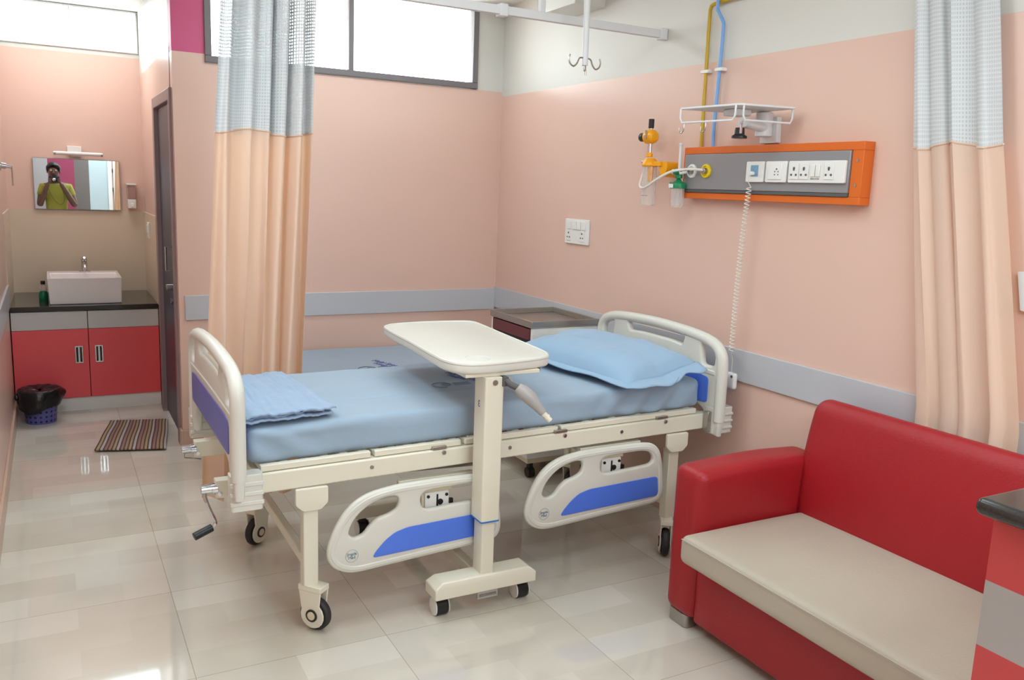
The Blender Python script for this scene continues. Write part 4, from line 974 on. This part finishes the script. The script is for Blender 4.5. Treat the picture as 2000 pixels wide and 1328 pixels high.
MB().box((XC-.023, 6.47, 1.15), (XC-.018, 6.53, 1.205)).build('switch', 'white_plastic', s5, .001)
wh = thing('wall_valve', 'chrome angle valve with hanging lever on the left wall', 'valve', (-.26, 5.9, 1.575))
MB().cyl((XL, 5.85, 1.575), (XL+.02, 5.85, 1.575), .03, 18).cyl((XL+.02, 5.85, 1.575), (XL+.045, 5.85, 1.572), .017, 14).cyl((XL+.045, 5.85, 1.57), (XL+.072, 5.85, 1.568), .009, 10).build('valve_body', 'chrome', wh)
MB().tube([(XL+.072, 5.85, 1.572), (XL+.074, 5.85, 1.54), (XL+.074, 5.85, 1.46)], .0045, 8).build('lever', 'chrome', wh)
# waste bin
wb = thing('waste_bin', 'violet perforated bin with a black liner on the alcove floor', 'bin', (-.115, 5.93, 0))
m = MB(); bx, by = -.115, 5.925
m.grid(32, 6, lambda u, v: (bx+(.085+.022*v)*math.cos(2*PI*u), by+(.085+.022*v)*math.sin(2*PI*u), .002+.21*v), lambda u, v: (u*18, v*7+.5*int(0)))
m.cyl((bx, by, .0), (bx, by, .006), .085, 32)
m.build('bin_body', 'bin', wb)
m = MB()
def bagf(u, v):
    a = 2*PI*u
    ws = .018*math.sin(a*3+1)+.01*math.sin(a*7)
    low = .115+.035*math.sin(a+.7)+.01*math.sin(a*4)
    if v < .25: t = v/.25; r_ = .02+.088*t; z = .205+.004*math.sin(a*5)+.012*t
    elif v < .4: t = (v-.25)/.15; r_ = .108+.016*math.sin(PI*t*.5); z = .218-.012*t
    else: t = (v-.4)/.6; r_ = .124+ .012*math.sin(PI*t)+ws*math.sin(PI*t)*.6 - .006*t; z = .206-(.206-low)*t
    return (bx+r_*math.cos(a), by+r_*math.sin(a), z+.002*math.sin(a*13+v*20))
m.grid(48, 22, bagf); m.build('liner', 'bag', wb, ang=80)
MB().ball((bx-.125, by+.0, .165), .022, 10, (.7, 1, 1.0)).build('liner_knot', 'bag', wb)
# rug
def rugf(u, v):
    a = Vector((.152, 5.133)); b = Vector((.518, 5.03)); c = Vector((.655, 5.66)); d = Vector((.268, 5.74))
    # keep clear of the door jamb
    c = Vector((.60, 5.655)); p = (a*(1-u)+b*u)*(1-v)+(d*(1-u)+c*u)*v
    p.x += .0015*math.sin(v*9+u*3)
    return p
m = MB(); m.grid(40, 36, lambda u, v: (*rugf(u, v), .010+.002*math.sin(u*2*PI*18)+.002*fbm((u*4, v*4, 3))), lambda u, v: (u, v))
rg_ = m.build('cotton_rug', 'stripe', ang=80)
sm = rg_.modifiers.new('Solid', 'SOLIDIFY'); sm.thickness = .008; sm.offset = -1
tag(rg_, 'small striped woven cotton rug on the floor before the basin', 'rug')

# ------------------------------------------------------------------ the photographer (seen in the mirror)
ps = thing('person', 'person in a yellow-green shirt holding a black camera, reflected in the mirror', 'person', (.1, -.24, 0))
def skin_body(name, nodes, edges, m, parent, sub=2):
    me = bpy.data.meshes.new(name); off = wloc(parent)
    me.from_pydata([Vector(n[0])-off for n in nodes], edges, []); me.materials.append(M[m])
    o = bpy.data.objects.new(name, me); C.objects.link(o); o.parent = parent
    sk = o.modifiers.new('Skin', 'SKIN'); sk.use_smooth_shade = True
    for i, n in enumerate(nodes): me.skin_vertices[0].data[i].radius = n[1] if isinstance(n[1], tuple) else (n[1], n[1])
    me.skin_vertices[0].data[0].use_root = True
    s = o.modifiers.new('Subdivision', 'SUBSURF'); s.levels = sub; s.render_levels = sub
    return o
px, py = .075, -.27
N = [((px, py, .95), (.15, .11)), ((px, py, 1.10), (.13, .10)), ((px, py, 1.25), (.15, .11)), ((px, py+.01, 1.40), (.13, .09)), ((px-.005, py+.02, 1.47), (.055, .055)), ((px-.02, py+.06, 1.54), (.055, .06)), ((px-.02, py+.075, 1.62), (.074, .088)), ((px-.02, py+.065, 1.70), (.066, .078)),
     ((px-.165, py, 1.40), .058), ((px-.215, py+.10, 1.12), .045), ((px-.11, py+.22, 1.43), .032), ((px-.085, py+.235, 1.47), (.03, .022)),
     ((px+.165, py, 1.40), .058), ((px+.235, py+.09, 1.12), .045), ((px+.08, py+.22, 1.43), .032), ((px+.055, py+.235, 1.47), (.03, .022)),
     ((px-.09, py, .86), .09), ((px-.10, py+.02, .48), .062), ((px-.10, py-.01, .10), .042), ((px-.10, py+.10, .04), (.045, .035)),
     ((px+.09, py, .86), .09), ((px+.10, py+.02, .48), .062), ((px+.10, py-.01, .10), .042), ((px+.10, py+.10, .04), (.045, .035))]
E = [(0,1),(1,2),(2,3),(3,4),(4,5),(5,6),(6,7),(3,8),(8,9),(9,10),(10,11),(3,12),(12,13),(13,14),(14,15),(0,16),(16,17),(17,18),(18,19),(0,20),(20,21),(21,22),(22,23)]
body = skin_body('body', N, E, 'skin', ps)
# fingers closed around the camera
for s, cx in ((-1, px-.085), (1, px+.055)):
    for k in range(4):
        x0_ = cx; z0_ = 1.485+.014*k-.01
        skin_body('finger', [((cx, py+.235, z0_), .009), ((cx+s*.004, py+.262, z0_+.006), .008), ((cx-s*.018, py+.274-.002*k, z0_+.008), .0075), ((cx-s*.034, py+.268-.002*k, z0_+.006), .0065)], [(0,1),(1,2),(2,3)], 'skin', body, 1)
    skin_body('thumb', [((cx, py+.228, 1.468), .011), ((cx-s*.022, py+.215, 1.475), .010), ((cx-s*.040, py+.205, 1.483), .0085)], [(0,1),(1,2)], 'skin', body, 1)
# face
MB().tube([(px-.02, py+.155, 1.645), (px-.02, py+.170, 1.625), (px-.02, py+.176, 1.607), (px-.02, py+.160, 1.60)], [.008, .011, .014, .008], 10).build('nose', 'skin', body, ang=80)
MB().tube(smooth_loop([(px-.045, py+.145, 1.575), (px-.02, py+.158, 1.573), (px+.005, py+.145, 1.575)], 4, closed=False), .006, 8).build('mouth', mat('lip', (120, 66, 60), .5), body)
for s in (-1, 1):
    MB().ball((px-.02+s*.030, py+.146, 1.648), .011, 12).build('eye', 'white_plastic', body); MB().ball((px-.02+s*.030, py+.1545, 1.648), .005, 10).build('pupil', 'black', body)
    MB().ball((px-.02+s*.080, py+.07, 1.63), .02, 12, (.45, .8, 1.4)).build('ear', 'skin', body)
hr = MB()
def hairf(u, v):
    a = 2*PI*u; ph = v*PI*.62; r_ = 1.0+.05*fbm((math.cos(a)*3, math.sin(a)*3, v*4))
    X = math.cos(a)*math.sin(ph); Y = math.sin(a)*math.sin(ph); Z = math.cos(ph)
    fr = max(0, Y)**1.5*max(0, v-.42)*1.6
    return (px-.02+X*.094*r_*(1-.25*fr), py+.055+Y*.103*r_*(1-.3*fr), 1.665+Z*.105*r_+fr*.10)
hr.grid(36, 14, hairf); hr.build('hair', 'hair', ps, ang=80)
shirt = skin_body('shirt', [((px, py, .92), (.165, .125)), ((px, py, 1.10), (.145, .115)), ((px, py, 1.25), (.163, .122)), ((px, py+.01, 1.385), (.15, .10)), ((px-.005, py+.015, 1.445), (.07, .065)),
     ((px-.165, py, 1.40), .068), ((px-.195, py+.055, 1.25), .060), ((px+.165, py, 1.40), .068), ((px+.205, py+.05, 1.25), .060)], [(0,1),(1,2),(2,3),(3,4),(3,5),(5,6),(3,7),(7,8)], 'shirt', ps)
skin_body('trousers', [((px, py, .93), (.17, .13)), ((px-.09, py, .84), .105), ((px-.10, py+.02, .48), .078), ((px-.10, py, .12), .065), ((px+.09, py, .84), .105), ((px+.10, py+.02, .48), .078), ((px+.10, py, .12), .065)], [(0,1),(1,2),(2,3),(0,4),(4,5),(5,6)], 'trousers', ps)
for s in (-1, 1): MB().rbox((px+s*.10-.05, py-.06, 0), (px+s*.10+.05, py+.21, .085), .03, 4, 8, 3, k=3).build('shoe', 'black', ps, ang=60)
cm = thing('camera', 'black camera held up to the face of the reflected person', 'camera', (px-.015, py+.24, 1.5))
MB().rbox((px-.085, py+.20, 1.475), (px+.055, py+.245, 1.565), .012, 4, 3, 4, k=3).box((px-.04, py+.20, 1.56), (px+.01, py+.245, 1.585)).build('camera_body', 'black', cm, .003)
MB().lathe([(.036, .0), (.036, .008), (.032, .009), (.032, .012)], (px-.02, py+.243, 1.515), 1, 26).build('lens', 'black', cm)
MB().lathe([(.024, 0), (.02, .002)], (px-.02, py+.254, 1.515), 1, 20).build('lens_glass', 'chrome', cm)
MB().tube(smooth_loop([(px-.08, py+.21, 1.52), (px-.10, py+.2, 1.40), (px-.02, py+.16, 1.20), (px+.06, py+.17, 1.15), (px+.10, py+.18, 1.25), (px+.055, py+.21, 1.5)], 6, closed=False), .008, 6, flat=.3).build('strap', 'black', cm)

PZ = .952
for root in (ps, cm):
    for o in list(bpy.data.objects):
        q = o
        while q.parent: q = q.parent
        if q == root and o.type == 'MESH':
            oz = root.location.z
            for v in o.data.vertices: v.co.z = (v.co.z+oz)*PZ-oz
            o.data.update()
# ------------------------------------------------------------------ lights
W = bpy.data.worlds.new('World'); bpy.context.scene.world = W; W.use_nodes = True
bg = W.node_tree.nodes['Background']; bg.inputs[0].default_value = (.86, .965, 1, 1); bg.inputs[1].default_value = 11
def area(name, loc, rot, sx, sy, power, col=(1, 1, 1)):
    l = bpy.data.lights.new(name, 'AREA'); l.shape = 'RECTANGLE'; l.size = sx; l.size_y = sy; l.energy = power; l.color = col
    o = bpy.data.objects.new(name, l); C.objects.link(o); o.location = loc; o.rotation_euler = rot; return o
for nm, loc, sx, sy in (('window_portal', ((WX0+WX1)/2, YB+.10, (WZ0+WZ1)/2), WX1-WX0, WZ1-WZ0), ('alcove_window_portal', ((AX0+AX1)/2, YA+.10, (AZ0+AZ1)/2), AX1-AX0, AZ1-AZ0)):
    o = area(nm, loc, (-PI/2, 0, 0), sx, sy, 1); o.data.cycles.is_portal = True
# ceiling fill lights, added out of view to brighten the room
def lamp(x, y, sx, sy, power, label, col=(1, .985, .95)):
    t = thing('added_ceiling_fill', label, 'fill light', (x, y, ZC), 'added ceiling fill lights')
    MB().box((x-sx/2-.02, y-sy/2-.02, ZC-.03), (x+sx/2+.02, y+sy/2+.02, ZC)).build('fill_housing', 'white_metal', t, .002)
    o = area('fill_light', (0, 0, 0), (0, 0, 0), sx, sy, power, col); o.parent = t; o.location = (0, 0, -.032)
LC = (.79, .945, 1)
lamp(1.5, .7, 1.2, .6, 20, 'added ceiling fill light above the sofa end of the room', LC)
lamp(.8, -.8, 1.0, .8, 42, 'added ceiling fill light behind the photographer', LC)
lamp(1.3, 2.3, 1.2, .6, 12.5, 'added ceiling fill light above the near side of the bed', LC)
lamp(1.5, 4.35, 1.2, .4, 12, 'added ceiling fill light near the window wall', LC)
lamp(.13, 2.9, .5, .8, 19, 'added ceiling fill light over the passage to the wash alcove', LC)
lamp(.17, 6.3, .6, .4, 9, 'added ceiling fill light in the wash alcove', (.93, .98, 1))
wlp = thing('added_wall_fill', 'added fill light on the wall behind the photographer', 'wall lamp', (1.8, YF, 1.9))  # unseen fill light, added to lift the fronts that face it
MB().box((1.15, YF, 1.7), (2.45, YF+.03, 2.1)).build('fill_housing', 'white_metal', wlp, .002)
o = area('fill_light', (0, 0, 0), (PI/2, 0, 0), 1.2, .35, 32, LC); o.parent = wlp; o.location = (0, .034, 0)

# ------------------------------------------------------------------ camera and output
cam = bpy.data.cameras.new('Camera'); co = bpy.data.objects.new('Camera', cam); C.objects.link(co)
R3 = Matrix(((0.88017236, 0.04999547, -0.47201384), (-0.47313729, 0.17185218, -0.86406478), (0.03791728, 0.98385328, 0.17491426)))
co.matrix_world = Matrix.Translation((0, 0, 1.55)) @ R3.to_4x4()
cam.sensor_width = 36; cam.sensor_fit = 'HORIZONTAL'; cam.lens = 36*1654.86/2000; cam.clip_start = .02
S = bpy.context.scene; S.camera = co
S.view_settings.view_transform = 'Standard'; S.view_settings.look = 'None'; S.view_settings.gamma = 1; S.view_settings.exposure = 0; S.view_settings.use_curve_mapping = False
S.cycles.use_denoising = True; S.cycles.use_adaptive_sampling = True; S.cycles.adaptive_threshold = .02; S.cycles.max_bounces = 8; S.cycles.diffuse_bounces = 5; S.cycles.transparent_max_bounces = 24; S.cycles.sample_clamp_indirect = 6
